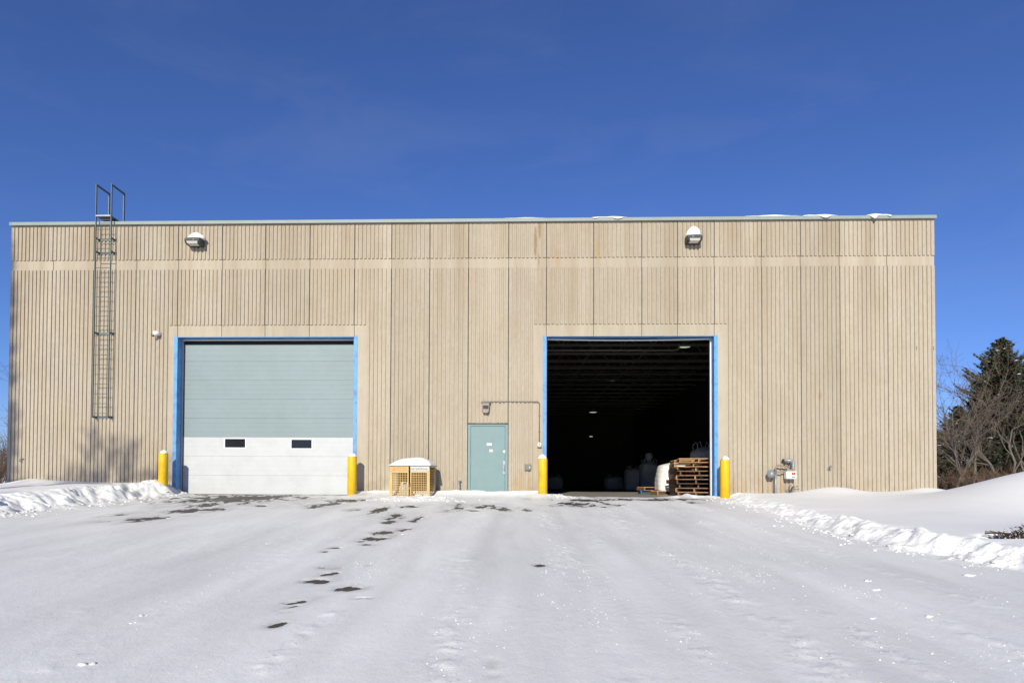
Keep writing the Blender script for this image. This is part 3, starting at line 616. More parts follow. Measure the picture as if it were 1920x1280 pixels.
# interior: floor, roof joists, pipe, lamps
b = MB(); b.box(XL+.21, XR-.21, 0.06, DEPTH-.21, -.2, 0.0); b.box(JX[13]+.011, JX[17]-.011, -0.14, .0599, -.2, -0.004)
tag(b.obj('warehouse_floor', 'floor'), kind='structure')
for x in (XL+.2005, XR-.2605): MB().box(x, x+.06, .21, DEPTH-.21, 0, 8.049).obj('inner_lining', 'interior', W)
for j, yj in enumerate(np.arange(3.0, 45, 2.1)):
    b = MB(); zt, zl = 7.98, 7.12
    b.box(XL+.3, XR-.3, yj-.05, yj+.05, zt-.03, zt+.06); b.box(XL+.3, XR-.3, yj-.05, yj+.05, zl-.05, zl+.05)
    x = XL+.4; up = True
    while x < XR-1.2:
        b.tube([(x, yj, zl if up else zt), (x+.75, yj, zt if up else zl)], .022, 4); x += .75; up = not up
    b.obj('roof_joist', 'joist', W)
b = MB(); yy = 11.2; zp = float(at(1180, 656.5, yy)[2])
xa, xb = -3.0, float(at(1262, 656, yy)[0]); zq = float(at(1275, 645, yy)[2])
b.tube([(xa,yy,zp),(xb,yy,zp),(xb+.25,yy,zp+.02),(xb+.3,yy,zp+.3),(xb+.3,yy,7.0)], .045, 8)
pp = b.obj('sprinkler_pipe', 'pipe', W, smooth=True)
for k, (px, py, yl, r, lit, lab) in enumerate(((1284,649,11.8,.27,'lamp','lit high bay lamp hanging nearest the open loading door'), (1165,687.5,19.0,.42,'joist','unlit wide lamp hanging under the joists in the open bay'),
        (1112,772,38.0,.36,'lamp','small lit lamp far back in the dark open bay'), (1150,712,27.0,.30,'dimlamp','dim lamp between the joists deep in the open bay'))):
    A = at(px, py, yl); t = thing('high_bay_lamp', lab, 'lamp', (A[0], yl, A[2]), group='lamps in the open bay')
    MB().lathe([(.05,.34),(.07,.30),(.10,.12),(r,.0),(r,-.02)], A, 20).obj('reflector', 'joist', t, smooth=True)
    MB().lathe([(r*.93,-.025),(r*.93,-.035),(r*.5,-.06),(0,-.07)], A, 20).obj('lens', lit, t, smooth=True)
    MB().tube([(A[0],yl,A[2]+.33),(A[0],yl,max(A[2]+.5, 8.0))], .012, 6).obj('hanger', 'joist', t)
A = at(1108, 818, 45.7); t = thing('emergency_light', 'tiny lit light on the far rear wall of the open bay', 'light', tuple(A))
MB().box(A[0]-.18, A[0]+.18, 45.62, 45.75, A[2]-.06, A[2]+.06).obj('housing', 'joist', t); MB().box(A[0]-.15, A[0]+.15, 45.61, 45.6195, A[2]-.04, A[2]+.04).obj('lens', 'lamp', t)

# ------------------------------------------------------------------ snow caps and roof snow
def blob(cx_, cy_, z0, rx, ry, h, name, label, seed, flat=0.0, n=26):
    b = MB(); vs = [(cx_, cy_, z0+h)]; rings = 7; r_ = random.Random(seed); ph = [r_.random()*6 for _ in range(5)]
    for k in range(1, rings+1):
        u = k/rings; hz = h*(1-u**(2+flat*4))**0.75
        for j in range(n):
            q = 2*math.pi*j/n; w = 1+0.07*math.sin(2*q+ph[0])+0.05*math.sin(3*q+ph[1])+0.03*math.sin(7*q+ph[2])
            vs.append((cx_+rx*u*w*math.cos(q), cy_+ry*u*w*math.sin(q), z0+max(0, hz)*(1+0.08*math.sin(3*q+ph[3]+4*u))))
    fs = [(0, 1+j, 1+(j+1) % n) for j in range(n)]
    for k in range(rings-1): fs += [(1+k*n+j, 1+(k+1)*n+j, 1+(k+1)*n+(j+1) % n, 1+k*n+(j+1) % n) for j in range(n)]
    fs.append(tuple(1+(rings-1)*n+j for j in range(n-1, -1, -1)))
    b.add(vs, fs); return tag(b.obj(name, 'cap', smooth=True), label, 'snow', 'snow lying on things')
def roof_snow(px0, px1, hpx, overhang, label, seed):
    x0, x1 = at(px0, 405)[0], at(px1, 405)[0]; z0 = ZC+.0905; r_ = random.Random(seed); n = 28; b = MB(); vs = []
    for j in range(n+1):
        u = j/n; x = x0+(x1-x0)*u; env = (math.sin(math.pi*u))**0.6
        h = (hpx*.0165)*env*(0.65+0.5*abs(math.sin(5*u+seed))+0.15*r_.random())+.002
        dz = overhang*env*max(0, math.sin(9*u+seed*1.7)); yf = -.10-dz*0.55
        vs += [(x,.24,z0), (x,.15,z0+h*.8), (x,.0,z0+h), (x,-.07,z0+h*.85), (x,yf,z0+h*.3-dz*.35), (x,yf+.005,z0-dz), (x,-.0935,z0-dz*.6), (x,-.0935,z0)]
    m_ = 8; fs = [(j*m_+k, (j+1)*m_+k, (j+1)*m_+(k+1) % m_, j*m_+(k+1) % m_) for j in range(n) for k in range(m_)]
    fs += [tuple(range(m_)), tuple(range(n*m_+m_-1, n*m_-1, -1))]
    b.add(vs, fs); tag(b.obj('roof_snow', 'cap', smooth=True), label, 'snow', 'snow lying on the roof edge')
roof_snow(1620, 1669, 3.6, .16, 'short hanging lip of snow on the roof edge nearest the right corner', 3)
roof_snow(1502, 1569, 3.2, .10, 'curled slab of snow on the roof edge, second from the right corner', 1.2)
roof_snow(1394, 1498, 2.6, .0, 'long low ridge of snow on the roof edge right of the snowy lamp', 2)
roof_snow(1108, 1176, 2.6, .08, 'curled slab of snow on the roof edge above the open bay', 4.4)
roof_snow(945, 1024, 1.6, .0, 'thin streak of snow on the roof edge above the rust stain', 5)

# ------------------------------------------------------------------ roof ladder
def pt(px, py, Y): return at(px, py, Y)
LY = -0.22
xl_, xr_ = float(at(176, 640, LY)[0]), float(at(204.8, 640, LY)[0])
zbot, zplat, ztop = float(at(190, 783, LY)[2]), float(at(194, 405.5, LY)[2]), float(at(194, 345, LY)[2])
lad = thing('roof_ladder', 'grey steel wall ladder with walk-through handrails reaching over the roof edge', 'ladder', (xl_, LY, zbot))
BY = 0.42
for x in (xl_, xr_):
    b = MB(); b.box(x-.010, x+.010, LY-.026, LY+.026, zbot, ztop)
    b.obj('rail', 'steel', lad)
    b = MB(); b.box(x-.016, x+.016, LY+.0262, BY-.0302, ztop-.055, ztop-.0); b.box(x-.016, x+.016, BY-.03, BY+.03, ZC+.091, ztop); b.obj('handrail', 'steel', lad)
z = zbot+.14
while z < zplat-.1:
    MB().tube([(xl_+.012,LY,z),(xr_-.012,LY,z)], .011, 6, cap=False).obj('rung', 'steel', lad); z += .3048
b = MB(); b.box(xl_+.0125, xr_-.0125, LY-.035, BY-.05, zplat-.012, zplat+.028); b.obj('platform', 'steel', lad)
MB().box(xl_+.0125, xr_-.0125, LY-.036, LY-.0262, zplat-.014, zplat+.03).obj('platform_edge', 'galv', lad)
for py in (446, 471, 623, 781):
    z = float(at(190, py, LY)[2]); b = MB()
    for x in (xl_, xr_): b.box(x-.010, x+.010, LY+.0262, -RD+.01, z-.03, z+.03)
    b.box(xl_-.06, xr_+.06, -RD-.008, -RD-.0005, z-.035, z+.035); b.obj('wall_bracket', 'steel', lad)

# ------------------------------------------------------------------ wall lamps, camera, small fittings
def wall_lamp(px, py, w, label, caplabel, tall, skew):
    A = at(px, py, -.02); t = thing('wall_lamp', label, 'lamp', (A[0], -RD, A[2]), group='flood lamps under the roof')
    x, z = A[0], A[2]; h = .20; d = .36; hw = w/2
    b = MB()                                          # housing: box with sloping underside and rounded front
    prof = [(-RD,z-h*.55),(-RD,z+h*.5),(-RD-d*.75,z+h*.5),(-RD-d,z+h*.30),(-RD-d,z-h*.05),(-RD-d*.86,z-h*.42),(-RD-d*.35,z-h*.55)]
    n = len(prof); secs = [(-1,.80),(-.86,1),(.86,1),(1,.80)]; vs = []
    zc = z; yc = -RD-d/2
    for s, k in secs: vs += [(x+s*hw, yc+(y-yc)*k, zc+(q-zc)*k) for y, q in prof]
    fs = [(i*n+j, i*n+(j+1) % n, (i+1)*n+(j+1) % n, (i+1)*n+j) for i in range(3) for j in range(n)]+[tuple(range(n-1,-1,-1)), tuple(range(3*n, 4*n))]
    b.add(vs, fs); b.obj('housing', 'darkhousing', t, bevel=.008)
    y0, z0, y1, z1 = -RD-d*.99, z-h*.12, -RD-d*.875, z-h*.425
    b = MB(); b.add([(x-hw*.72,y0-.004,z0-.006),(x+hw*.72,y0-.004,z0-.006),(x+hw*.62,y1-.004,z1-.006),(x-hw*.62,y1-.004,z1-.006)], [(0,3,2,1)]); b.add([(x-hw*.62,y1-.004,z1-.006),(x+hw*.62,y1-.004,z1-.006),(x+hw*.6,-RD-d*.4,z-h*.56),(x-hw*.6,-RD-d*.4,z-h*.56)], [(0,3,2,1)])
    b.obj('lens', 'lens', t)
    MB().lathe([(.014,0),(.014,.012),(.006,.016)], (x+hw*(.2 if skew > 0 else -.3),-RD-d-.014,z+h*.06), 10, axis='y').obj('photocell', 'lens', t)
    MB().box(x-.09, x+.09, -RD+.001, -.0005, z-.12, z+.1).obj('back_plate', 'darkhousing', t)
    blob(x+skew*.06, -RD-d*.5, z+h*.46, hw*(1.0 if tall else 1.02), d*.52, tall, 'snow_cap', caplabel, px, .1 if tall < .3 else .35)
wall_lamp(370.5, 458, .50, 'dark flood lamp high above the closed loading door', 'sloping cap of snow on the lamp above the closed loading door', .19, 1)
wall_lamp(1297, 453, .46, 'dark flood lamp high above the open loading door', 'tall rounded cap of snow on the lamp above the open loading door', .29, 0)
A = at(292.5, 626.5, -.1); t = thing('security_camera', 'small white dome security camera left of the closed loading door', 'camera', tuple(A))
MB().lathe([(.06,-.0001),(.06,.045),(.045,.06)], (A[0]+.07,-RD-.06,A[2]+.02), 16, axis='y').obj('mount', 'white', t, smooth=True)
MB().tube([(A[0]+.09,-RD,A[2]+.02),(A[0]+.06,-RD-.12,A[2]+.02),(A[0]-.03,-RD-.17,A[2]+.0)], .07, 14, rs=[.055,.075,.07]).obj('body', 'white', t, smooth=True)
MB().lathe([(.0,-.05),(.035,-.035),(.05,0),(.05,.02)], (A[0]-.035,-RD-.165,A[2]-.05), 14).obj('dome', 'glass', t, smooth=True)

def hose_tap(px, py, label, s=1):
    A = at(px, py, -.08); t = thing('hose_tap', label, 'tap', tuple(A), group='taps on the wall')
    MB().tube([(A[0],-.001,A[2]),(A[0],-.11,A[2]),(A[0]-.02,-.15,A[2]-.05)], .022, 8).obj('spout', 'galv', t, smooth=True)
    MB().lathe([(.045,0),(.045,.015),(.02,.02)], (A[0]+.02,-.13,A[2]+.05), 10).obj('valve_wheel', 'galv', t)
    MB().tube([(A[0]-.10,-.12,A[2]-.02),(A[0]+.01,-.12,A[2]-.015)], .012, 6).obj('lever', 'steel', t)
hose_tap(39, 861, 'small metal tap near the left corner of the warehouse')
hose_tap(1557, 876, 'small metal tap low on the wall right of the gas meter')

A = at(911, 765, -.06); t = thing('door_light', 'small square lamp with a dark window above the teal entry door', 'lamp', (A[0], -RD, A[2]))
b = MB(); x, z = A[0], A[2]
b.prism([(x-.10,z-.11),(x-.06,z-.16),(x+.06,z-.16),(x+.10,z-.11),(x+.12,z+.17),(x-.12,z+.17)], -RD-.13, -RD); b.obj('housing', 'conduit', t, bevel=.008)
MB().box(x-.085, x+.085, -RD-.136, -RD-.1305, z-.03, z+.075).obj('lens', 'ink', t); MB().box(x-.14, x+.14, -RD-.17, -RD-.0005, z+.171, z+.19).obj('hood', 'conduit', t)
p = [at(904.5,771,-RD-.03), at(904.5,752.5,-RD-.03), at(1011.5,752.5,-RD-.03), at(1011.5,830,-.03)]
t = thing('cable_conduit', 'thin grey conduit running from the door lamp to the bell beside the open bay', 'conduit', tuple(p[0]))
b = MB(); y1 = -RD-.02
b.tube([(p[0][0]+.07,y1,p[0][2]),(p[0][0],y1,p[0][2]),(p[0][0],y1,p[1][2]-.03),(p[0][0]+.03,y1,p[1][2]),(p[2][0]-.05,y1,p[1][2]),(p[2][0],y1,p[1][2]-.05),(p[2][0],-.02,p[1][2]-.3),(p[2][0],-.02,p[3][2])], .014, 7); b.obj('pipe', 'conduit', t, smooth=True)
for x, z in ((p[0][0]+.55,p[1][2]),(p[0][0]+1.35,p[1][2])): MB().box(x-.03, x+.03, -RD-.04, -RD-.001, z-.02, z+.035).obj('clip', 'conduit', t)
for dz in (.35,.85): MB().box(p[2][0]-.03, p[2][0]+.03, -.038, -.001, p[3][2]+dz-.012, p[3][2]+dz+.012).obj('clip', 'conduit', t)
A = at(1011.5, 833.5, -.03); t = thing('door_bell_box', 'small cream bell box at the end of the conduit', 'bell', tuple(A)); x, z = A[0], A[2]
b = MB(); b.prism([(x-.055,z-.05),(x+.055,z-.05),(x+.065,z+.03),(x+.035,z+.075),(x-.035,z+.075),(x-.065,z+.03)], -.075, -.0005); b.obj('box', 'cream', t, bevel=.006)
MB().lathe([(.014,-.012),(.014,.006)], (x,-.0755,z+.01), 10, axis='y').obj('button', 'ink', t); MB().box(x-.065, x+.065, -.07, -.0005, z-.085, z-.0505).obj('base', 'conduit', t)
A = at(989.8, 875.5, -RD-.03); t = thing('meter_box', 'square dark grey metal box on the wall right of the entry door', 'electrical box', tuple(A)); x, z = A[0], A[2]
b = MB(); b.box(x-.098, x+.098, -RD-.07, -RD-.0005, z-.092, z+.092); bx = b.obj('box', 'boxgrey', t, bevel=.006)
MB().box(x-.088, x+.088, -RD-.078, -RD-.0705, z-.082, z+.082).obj('lid', 'boxgrey', t, bevel=.004)
MB().lathe([(.018,-.004),(.018,.004)], (x+.055,-RD-.082,z-.005), 10, axis='y').obj('lock', 'white', t); MB().box(x-.07, x-.04, -RD-.05, -RD-.001, z-.11, z-.0925).obj('gland', 'boxgrey', t); MB().box(x+.04, x+.07, -RD-.05, -RD-.001, z-.11, z-.0925).obj('gland', 'boxgrey', t)
A0, A1 = at(860.5, 928, -.2), at(860.5, 898, -.2); t = thing('stand_pipe', 'thin capped stand pipe left of the entry door', 'pipe', (A0[0],-.2,-.05)); x = A0[0]
MB().tube([(x,-.2,-.1),(x,-.2,A1[2])], .022, 8).obj('pipe', 'galv', t, smooth=True)
MB().box(x-.035, x+.035, -.23, -.17, A1[2]-.03, A1[2]+.01).obj('cap', 'galv', t); MB().tube([(x-.07,-.2,A1[2]),(x+.05,-.2,A1[2]-.01)], .009, 6).obj('wire', 'steel', t)

# gas meter set
A = at(1466, 918, -.2); t = thing('gas_meter', 'white fronted gas meter with grey regulator and rusty pipes', 'gas meter', (A[0],-.2,0.0))
def q(px, py, Y=-.22): a = at(px, py, Y); return np.array([a[0], Y, a[2]])
MB().tube([q(1454.5,935),q(1454.5,884)], .034, 10).obj('riser_pipe', 'galv', t, smooth=True)
MB().tube([q(1454.5,884,-.219),q(1454,877),q(1456.5,873),q(1462,872.5),q(1470,873.5),q(1479,874)], .026, 8).obj('upper_pipe', 'rustpipe', t, smooth=True)
MB().tube([q(1456,884.5,-.221),q(1462,884.8),q(1470,883.5),q(1476,880),q(1480,873)], .022, 8).obj('lower_pipe', 'rustpipe', t, smooth=True)
MB().tube([q(1470,862.5,-.10),q(1473,862.8),q(1484,862.8),q(1487,864.5),q(1487,884)], .044, 10).obj('outlet_pipe', 'galv', t, smooth=True)
MB().tube([q(1469,863,-.02),q(1469.5,863,-.16)], .05, 10).obj('wall_sleeve', 'black', t)
for py in (867.5, 872, 875, 878): a = q(1487, py); MB().lathe([(.056,-.012),(.056,.012)], a, 12).obj('pipe_collar', 'galv', t)
c_ = q(1446, 888, -.27)
MB().lathe([(.02,-.10),(.06,-.08),(.075,-.05),(.125,-.02),(.125,.02),(.08,.05),(.03,.07)], c_, 20, axis='y').obj('regulator', 'galv', t, smooth=True)
MB().tube([c_, q(1454.5,886,-.23)], .045, 10).obj('regulator_body', 'galv', t, smooth=True)
m0, m1 = q(1472, 897.5), q(1491, 883)
b = MB(); b.box(m0[0], m1[0], -.33, -.12, m0[2], m1[2]); mb = b.obj('meter_body', 'white', t, bevel=.03)
w_ = m1[0]-m0[0]; h_ = m1[2]-m0[2]
MB().box(m0[0]+w_*.48, m0[0]+w_*.86, -.3345, -.3305, m0[2]+h_*.52, m0[2]+h_*.82).obj('dial_window', 'red', mb); MB().box(m0[0]+w_*.5, m0[0]+w_*.84, -.334, -.3305, m0[2]+h_*.18, m0[2]+h_*.28).obj('number_plate', 'ink', mb)
for k in range(4): xx = m0[0]+w_*(.12+.08*k); MB().box(xx, xx+.012, -.333, -.3305, m0[2]+h_*.1, m0[2]+h_*.5).obj('cast_fin', 'cagesign', mb)
a = q(1481, 878); MB().box(a[0]-.12, a[0]+.07, -.30, -.16, m1[2]+.001, m1[2]+.06).obj('top_bracket', 'rustpipe', t, bevel=.01)
a = q(1484, 915, -.3); b = MB()
for k in range(7):
    a0 = a+np.array([random.uniform(-.10,.02), 0, random.uniform(-.1,.0)]); b.tube([a0-np.array([0,0,.1]), a0+np.array([random.uniform(-.08,.1),0,.06]), a0+np.array([random.uniform(-.05,.22),0,random.uniform(.05,.13)])], .009, 5)
tag(b.obj('dead_stalks', 'ink'), 'dark dead stalks poking out of the snow under the gas meter', 'stalks')
for k, (px, lab) in enumerate(((1718,'pair of small dark bolts a little left of the right wall edge'),(1750,'pair of small dark bolts on the right edge of the wall'))):
    t = thing('wall_bolts', lab, 'bolts', tuple(at(px, 652, -RD)))
    for py in (650.5, 654.5): a = at(px, py, -RD); MB().lathe([(.012,-.02),(.012,.005)], (a[0],-RD,a[2]), 8, axis='y').obj('bolt', 'ink', t)

# ------------------------------------------------------------------ bollards
BOL = [(306.5, 850, 'yellow bollard standing in the snow bank left of the closed loading door', 'dome of snow on the bollard left of the closed loading door'),
       (660.5, 856, 'yellow bollard right of the closed loading door', 'dome of snow on the bollard right of the closed loading door'),
       (1018, 859.5, 'yellow bollard left of the open loading door', 'dome of snow on the bollard left of the open loading door'),
       (1359, 862, 'yellow bollard right of the open loading door', 'dome of snow on the bollard right of the open loading door')]
proto = None
for px, py, lab, cl in BOL:
    BYY = -.60; A = at(px, py, BYY); x, zt = float(A[0]), float(A[2])
    t = thing('bollard', lab, 'bollard', (x, BYY, 0), group='bollards beside the loading doors')
    OFF[t.name] = (x, BYY, 0)
    MB().lathe([(.137,-.35),(.137,zt-.03),(.132,zt-.01),(.118,zt)], (x,BYY,0), 32).obj('post', 'yellow', t, smooth=True)
    MB().lathe([(.117,zt+.0005),(.10,zt+.03),(.05,zt+.05),(0,zt+.055)], (x,BYY,0), 24).obj('cap', 'yellow', t, smooth=True)
    blob(x+random.uniform(-.015,.02), BYY, zt+.002, .128, .128, .10+.025*random.random(), 'snow_cap', cl, px, 0.0)

# ------------------------------------------------------------------ propane cage
cl_ = at(729.5, 905, -1.15); cr_ = at(806, 905, -1.15); CWd = float(cr_[0]-cl_[0]); ztopc = float(at(768, 873, -1.15)[2])
cx_ = float((cl_[0]+cr_[0])/2); cz = -0.02; Hc = ztopc-cz; Dp = .85
cage = thing('gas_cylinder_cage', 'faded yellow mesh cage for gas cylinders with a no smoking sign', 'cage', (cx_, -1.15, cz), rz=math.radians(-5))
hw = CWd/2; pw = .045
def cpart(b, name, mt_, par=None, **k): return b.obj(name, mt_, par or cage, **k)
for x in (-hw, hw-pw):
    for y in (0, Dp-pw): cpart(MB().box(x, x+pw, y, y+pw, -.05, Hc), 'post', 'cageyellow')
for xx0, xx1, nm in ((-hw+pw+.002, -.025, 'left'), (.025, hw-pw-.002, 'right')):
    b = MB(); y = -.012; f_ = .035
    b.box(xx0, xx0+f_, y, y+.03, .02, Hc-.16); b.box(xx1-f_, xx1, y, y+.03, .02, Hc-.16); b.box(xx0+f_, xx1-f_, y, y+.03, .02, .05); b.box(xx0+f_, xx1-f_, y, y+.03, Hc-.20, Hc-.16)
    dr_ = cpart(b, 'cage_door', 'cageyellow')
    n = 9
    for k in range(1, n): x = xx0+f_+(xx1-xx0-2*f_)*k/n; MB().box(x-.006, x+.006, y+.010, y+.018, .051, Hc-.201).obj('mesh_wire', 'cageyellow', dr_)
    n = 10
    for k in range(1, n): z = .05+(Hc-.25)*k/n; MB().box(xx0+f_, xx1-f_, y+.0182, y+.026, z-.006, z+.006).obj('mesh_wire', 'cageyellow', dr_)
    sg = cpart(MB().box(xx0-.03 if nm == 'left' else xx0, xx1 if nm == 'left' else xx1+.03, -.016, -.004, Hc-.155, Hc-.005), 'sign_board', 'cageyellow' if nm == 'left' else 'cagesign')
    xm = (xx0+xx1)/2
    if nm == 'left':
        text_mesh('FLAMMABLE', 'lettering', .055, 'red', (xm, -.0172, Hc-.058), sg, .40); text_mesh('KEEP FIRE AWAY', 'lettering', .055, 'red', (xm, -.0172, Hc-.118), sg, .46)
    else: text_mesh('NO SMOKING', 'lettering', .085, 'ink', (xm, -.0172, Hc-.095), sg, .50)
b = MB(); b.tube([(-.02,-.03,.36),(.035,-.03,.40),(.02,-.035,.30)], .012, 6); cpart(b, 'hasp', 'rustpipe'); cpart(MB().box(-.018, .018, -.045, -.02, .24, .30), 'padlock', 'rustpipe')
for x0, x1, nm in ((-hw, -hw+.004, 'side_panel'), (hw-.004, hw, 'side_panel')):
    b = MB()
    for k in range(1, 12): y = pw+(Dp-2*pw)*k/12; b.box(x0, x1, y-.005, y+.005, .05, Hc-.05)
    for k in range(1, 11): z = .05+(Hc-.1)*k/11; b.box(x0+.0041 if x0 < 0 else x0-.0041, x1+.0041 if x0 < 0 else x1-.0041, pw, Dp-pw, z-.005, z+.005)
    cpart(b, 'side_mesh', 'cageyellow')
cpart(MB().box(-hw+pw+.001, hw-pw-.001, Dp-.011, Dp-.006, .02, Hc-.02), 'rear_sheet', 'rustshade')
cpart(MB().box(-hw+pw+.001, hw-pw-.001, .03, Dp-.03, -.05, .012), 'base_tray', 'rustpipe'); cpart(MB().box(-hw-.05, hw+.05, -.06, Dp+.05, Hc+.001, Hc+.02), 'roof_sheet', 'galv')
cpart(MB().box(-.012, .012, .40, .42, .013, Hc-.005), 'divider', 'cageyellow')
def local(x, y): a = math.radians(-5); return (cx_+x*math.cos(a)-y*math.sin(a), -1.15+x*math.sin(a)+y*math.cos(a))
# snow on the cage roof: flat topped loaf
b = MB(); vs = []; nxs, nys = 26, 14
for j in range(nys+1):
    for i in range(nxs+1):
        u, v = i/nxs*2-1, j/nys*2-1
        k = (1-abs(u)**3.2)**.6*(1-abs(v)**3.0)**.5 if abs(u) < 1 and abs(v) < 1 else 0
        h = k*(.235*(0.62+.38*float(sstep(-1.0, -.15, u))))
        x, y = local(u*(hw+.03)*1.0, Dp/2+v*(Dp/2+.04)); vs.append((x, y, cz+Hc+.021+h*(1+.05*math.sin(5*u+2*v))))
w1 = nxs+1
b.add(vs, [(j*w1+i, j*w1+i+1, (j+1)*w1+i+1, (j+1)*w1+i) for j in range(nys) for i in range(nxs)])
tag(b.obj('snow_cap', 'cap', smooth=True), 'thick smooth loaf of snow on the roof of the yellow gas cage', 'snow', 'snow lying on things')
x, y = local(-.22, .24); t = thing('propane_tank', 'dirty white propane tank standing in the left half of the gas cage', 'tank', (x, y, cz)); OFF[t.name] = (x, y, cz)
MB().lathe([(.10,.02),(.15,.05),(.155,.09),(.155,.27),(.14,.33),(.09,.365),(.03,.375)], (x,y,cz), 24).obj('vessel', 'tank', t, smooth=True)
MB().lathe([(.11,.013),(.11,.045)], (x,y,cz), 20).obj('foot_ring', 'tank', t, smooth=True)
b = MB()
for a0 in (0.3, 2.4, 4.5):
    pts_ = [(x+.105*math.cos(a0+s), y+.105*math.sin(a0+s), cz+.345+.0*s) for s in np.linspace(0, 1.4, 7)]
    b.tube([(p_[0], p_[1], p_[2]+.10) for p_ in pts_], .012, 6); b.tube([pts_[0], (pts_[0][0],pts_[0][1],pts_[0][2]+.1)], .012, 6); b.tube([pts_[-1], (pts_[-1][0],pts_[-1][1],pts_[-1][2]+.1)], .012, 6)
b.obj('collar', 'white', t, smooth=True); MB().tube([(x,y,cz+.37),(x,y,cz+.45)], .022, 8).obj('valve', 'rustpipe', t)
for k, (lx, ly, r, h, lab) in enumerate(((.22,.25,.13,.11,'low heap of drifted snow inside the right half of the gas cage'),(.42,.3,.10,.09,'small heap of snow in the right rear corner of the gas cage'))):
    x, y = local(lx, ly); blob(x, y, cz+.012, r, r*.9, h, 'drifted_snow', lab, k+60)

# ------------------------------------------------------------------ pallets and bulk bags in the open bay
def pallet_proto(name, deck_m, str_m):
    t = thing(name, 'x', 'pallet', (0,0,0), group='pallets in the open bay')
    for k in range(7):
        y = -.5+k*(1.0-.09)/6; j = random.uniform(-.008,.008); MB().box(-.6+j, .6+j, y, y+.09, .118, .136).obj('deck_board', deck_m, t)
    for y in (-.5, -.05, .40): MB().box(-.6, .6, y, y+.1, 0, .016).obj('bottom_board', deck_m, t)
    for x in (-.6, -.02, .56): MB().box(x, x+.04, -.5, .5, .0162, .1178).obj('stringer', str_m, t)
    return t
pp1 = pallet_proto('pallet', 'wood', 'wood'); pp2 = pallet_proto('pallet', 'woodfresh', 'wood'); pp3 = pallet_proto('pallet', 'bluewood', 'bluewood'); pp4 = pallet_proto('pallet', 'wooddark', 'wooddark')
used = set()
def put(proto_, x, y, z, rz, lab):
    o_ = proto_ if proto_.name not in used else copy_tree(proto_)
    used.add(proto_.name); used.add(o_.name)
    o_.location = (float(x), float(y), float(z)); o_.rotation_euler = (0, 0, rz); o_['label'] = lab; return o_
ORD = ['lowest','second','third','fourth','fifth','sixth','seventh','eighth','ninth','tenth','eleventh']
sx = float(at(1311, 930, 1.3)[0])
for k in range(9):
    p_ = pp2 if k in (7, 8) else (pp4 if k in (2, 3, 5) else pp1)
    put(p_, sx+random.uniform(-.13,.11)-(.16 if k >= 7 else 0), 1.35+random.uniform(-.08,.08), .002+k*.1365, math.radians(-28+random.uniform(-10,10)+(10 if k >= 7 else 0)), 'wooden pallet in the front stack by the right jamb, %s from the floor' % ORD[k])
sx2 = float(at(1291, 925, 3.0)[0])
for k in range(9):
    p_ = pp2 if k in (1, 8) else (pp4 if k in (3, 6) else pp1)
    put(p_, sx2+random.uniform(-.07,.07), 3.0+random.uniform(-.05,.05), .002+k*.1365, math.radians(random.uniform(-6,6)), 'wooden pallet in the stack beside the white bulk bag, %s from the floor' % ORD[k])
sx3 = float(at(1340, 925, 2.4)[0])
for k in range(8):
    put(pp4, sx3+random.uniform(-.05,.05), 2.6+random.uniform(-.05,.05), .002+k*.1365, math.radians(random.uniform(-4,4)), 'pallet coloured as shaded in the stack half hidden by the right jamb, %s from the floor' % ORD[k])
bx_ = float(at(1254, 922, 4.3)[0])
put(pp2, bx_+.06, 4.4, .002, math.radians(2), 'wooden pallet carrying the sunlit white bulk bag')
put(pp3, bx_-.22, 5.6, .002, math.radians(-6), 'blue pallet on the floor behind the white bulk bag')
put(pp2, bx_-.20, 5.6, .139, math.radians(5), 'light wooden pallet lying on the blue pallet')
def bulk_bag(x, y, z, w, h, label, seed, tip=None, loose=0.0, loops=True):
    t = thing('bulk_bag', label, 'bag', (x, y, z), group='bulk bags in the open bay'); OFF[t.name] = (x, y, z); r_ = random.Random(seed)
    n, rows = 36, 22; vs = []; ph = [r_.random()*6 for _ in range(6)]
    for k in range(rows+1):
        v = k/rows; bulge = 0.97+0.05*math.sin(math.pi*min(1, v*1.05))**.7-0.07*v
        if v > .86: bulge *= max(0.02, math.cos((v-.86)/.14*1.35))
        for j in range(n):
            q_ = 2*math.pi*j/n; c, s = math.cos(q_), math.sin(q_); e_ = 4.0-1.4*v
            rr = (abs(c)**e_+abs(s)**e_)**(-1/e_)*w/2*bulge*(1+.012*math.sin(6*q_+ph[0]+5*v)+.018*math.sin(2*q_+ph[1])+.010*math.sin(38*v+ph[2]+math.sin(2*q_)))
            vs.append((x+rr*c+.10*v*v*loose, y+rr*s, z+h*(v-.05*max(0, v-.8))))
    fs = [(k*n+j, k*n+(j+1) % n, (k+1)*n+(j+1) % n, (k+1)*n+j) for k in range(rows) for j in range(n)]+[tuple(range(n-1,-1,-1)), tuple(range(rows*n, rows*n+n))]
    b = MB().add(vs, fs); b.obj('sack', 'bag', t, smooth=True)
    for a in ((.78, 2.36, 3.93, 5.5) if loops else ()):
        c, s = math.cos(a), math.sin(a); rr = w*.40
        MB().tube([(x+rr*c*1.0,y+rr*s,z+h*.86),(x+rr*c*1.1,y+rr*s*1.1,z+h*1.03),(x+rr*c*.7,y+rr*s*.9,z+h*1.10),(x+rr*c*.45,y+rr*s*.8,z+h*.98)], .018, 6).obj('lifting_loop', 'bag', t, smooth=True)
    if tip: MB().lathe([(.10,h*.95),(.17,h*1.05),(.24,h*1.16),(.20,h*1.27),(.04,h*1.3)], (x,y,z), 14).obj('filling_spout', 'bag', t, smooth=True)
    return t
bulk_bag(bx_+.10, 4.4, .139, 1.12, 1.06, 'sunlit white bulk bag on a pallet beside the pallet stacks', 5, loose=0.7, loops=False)
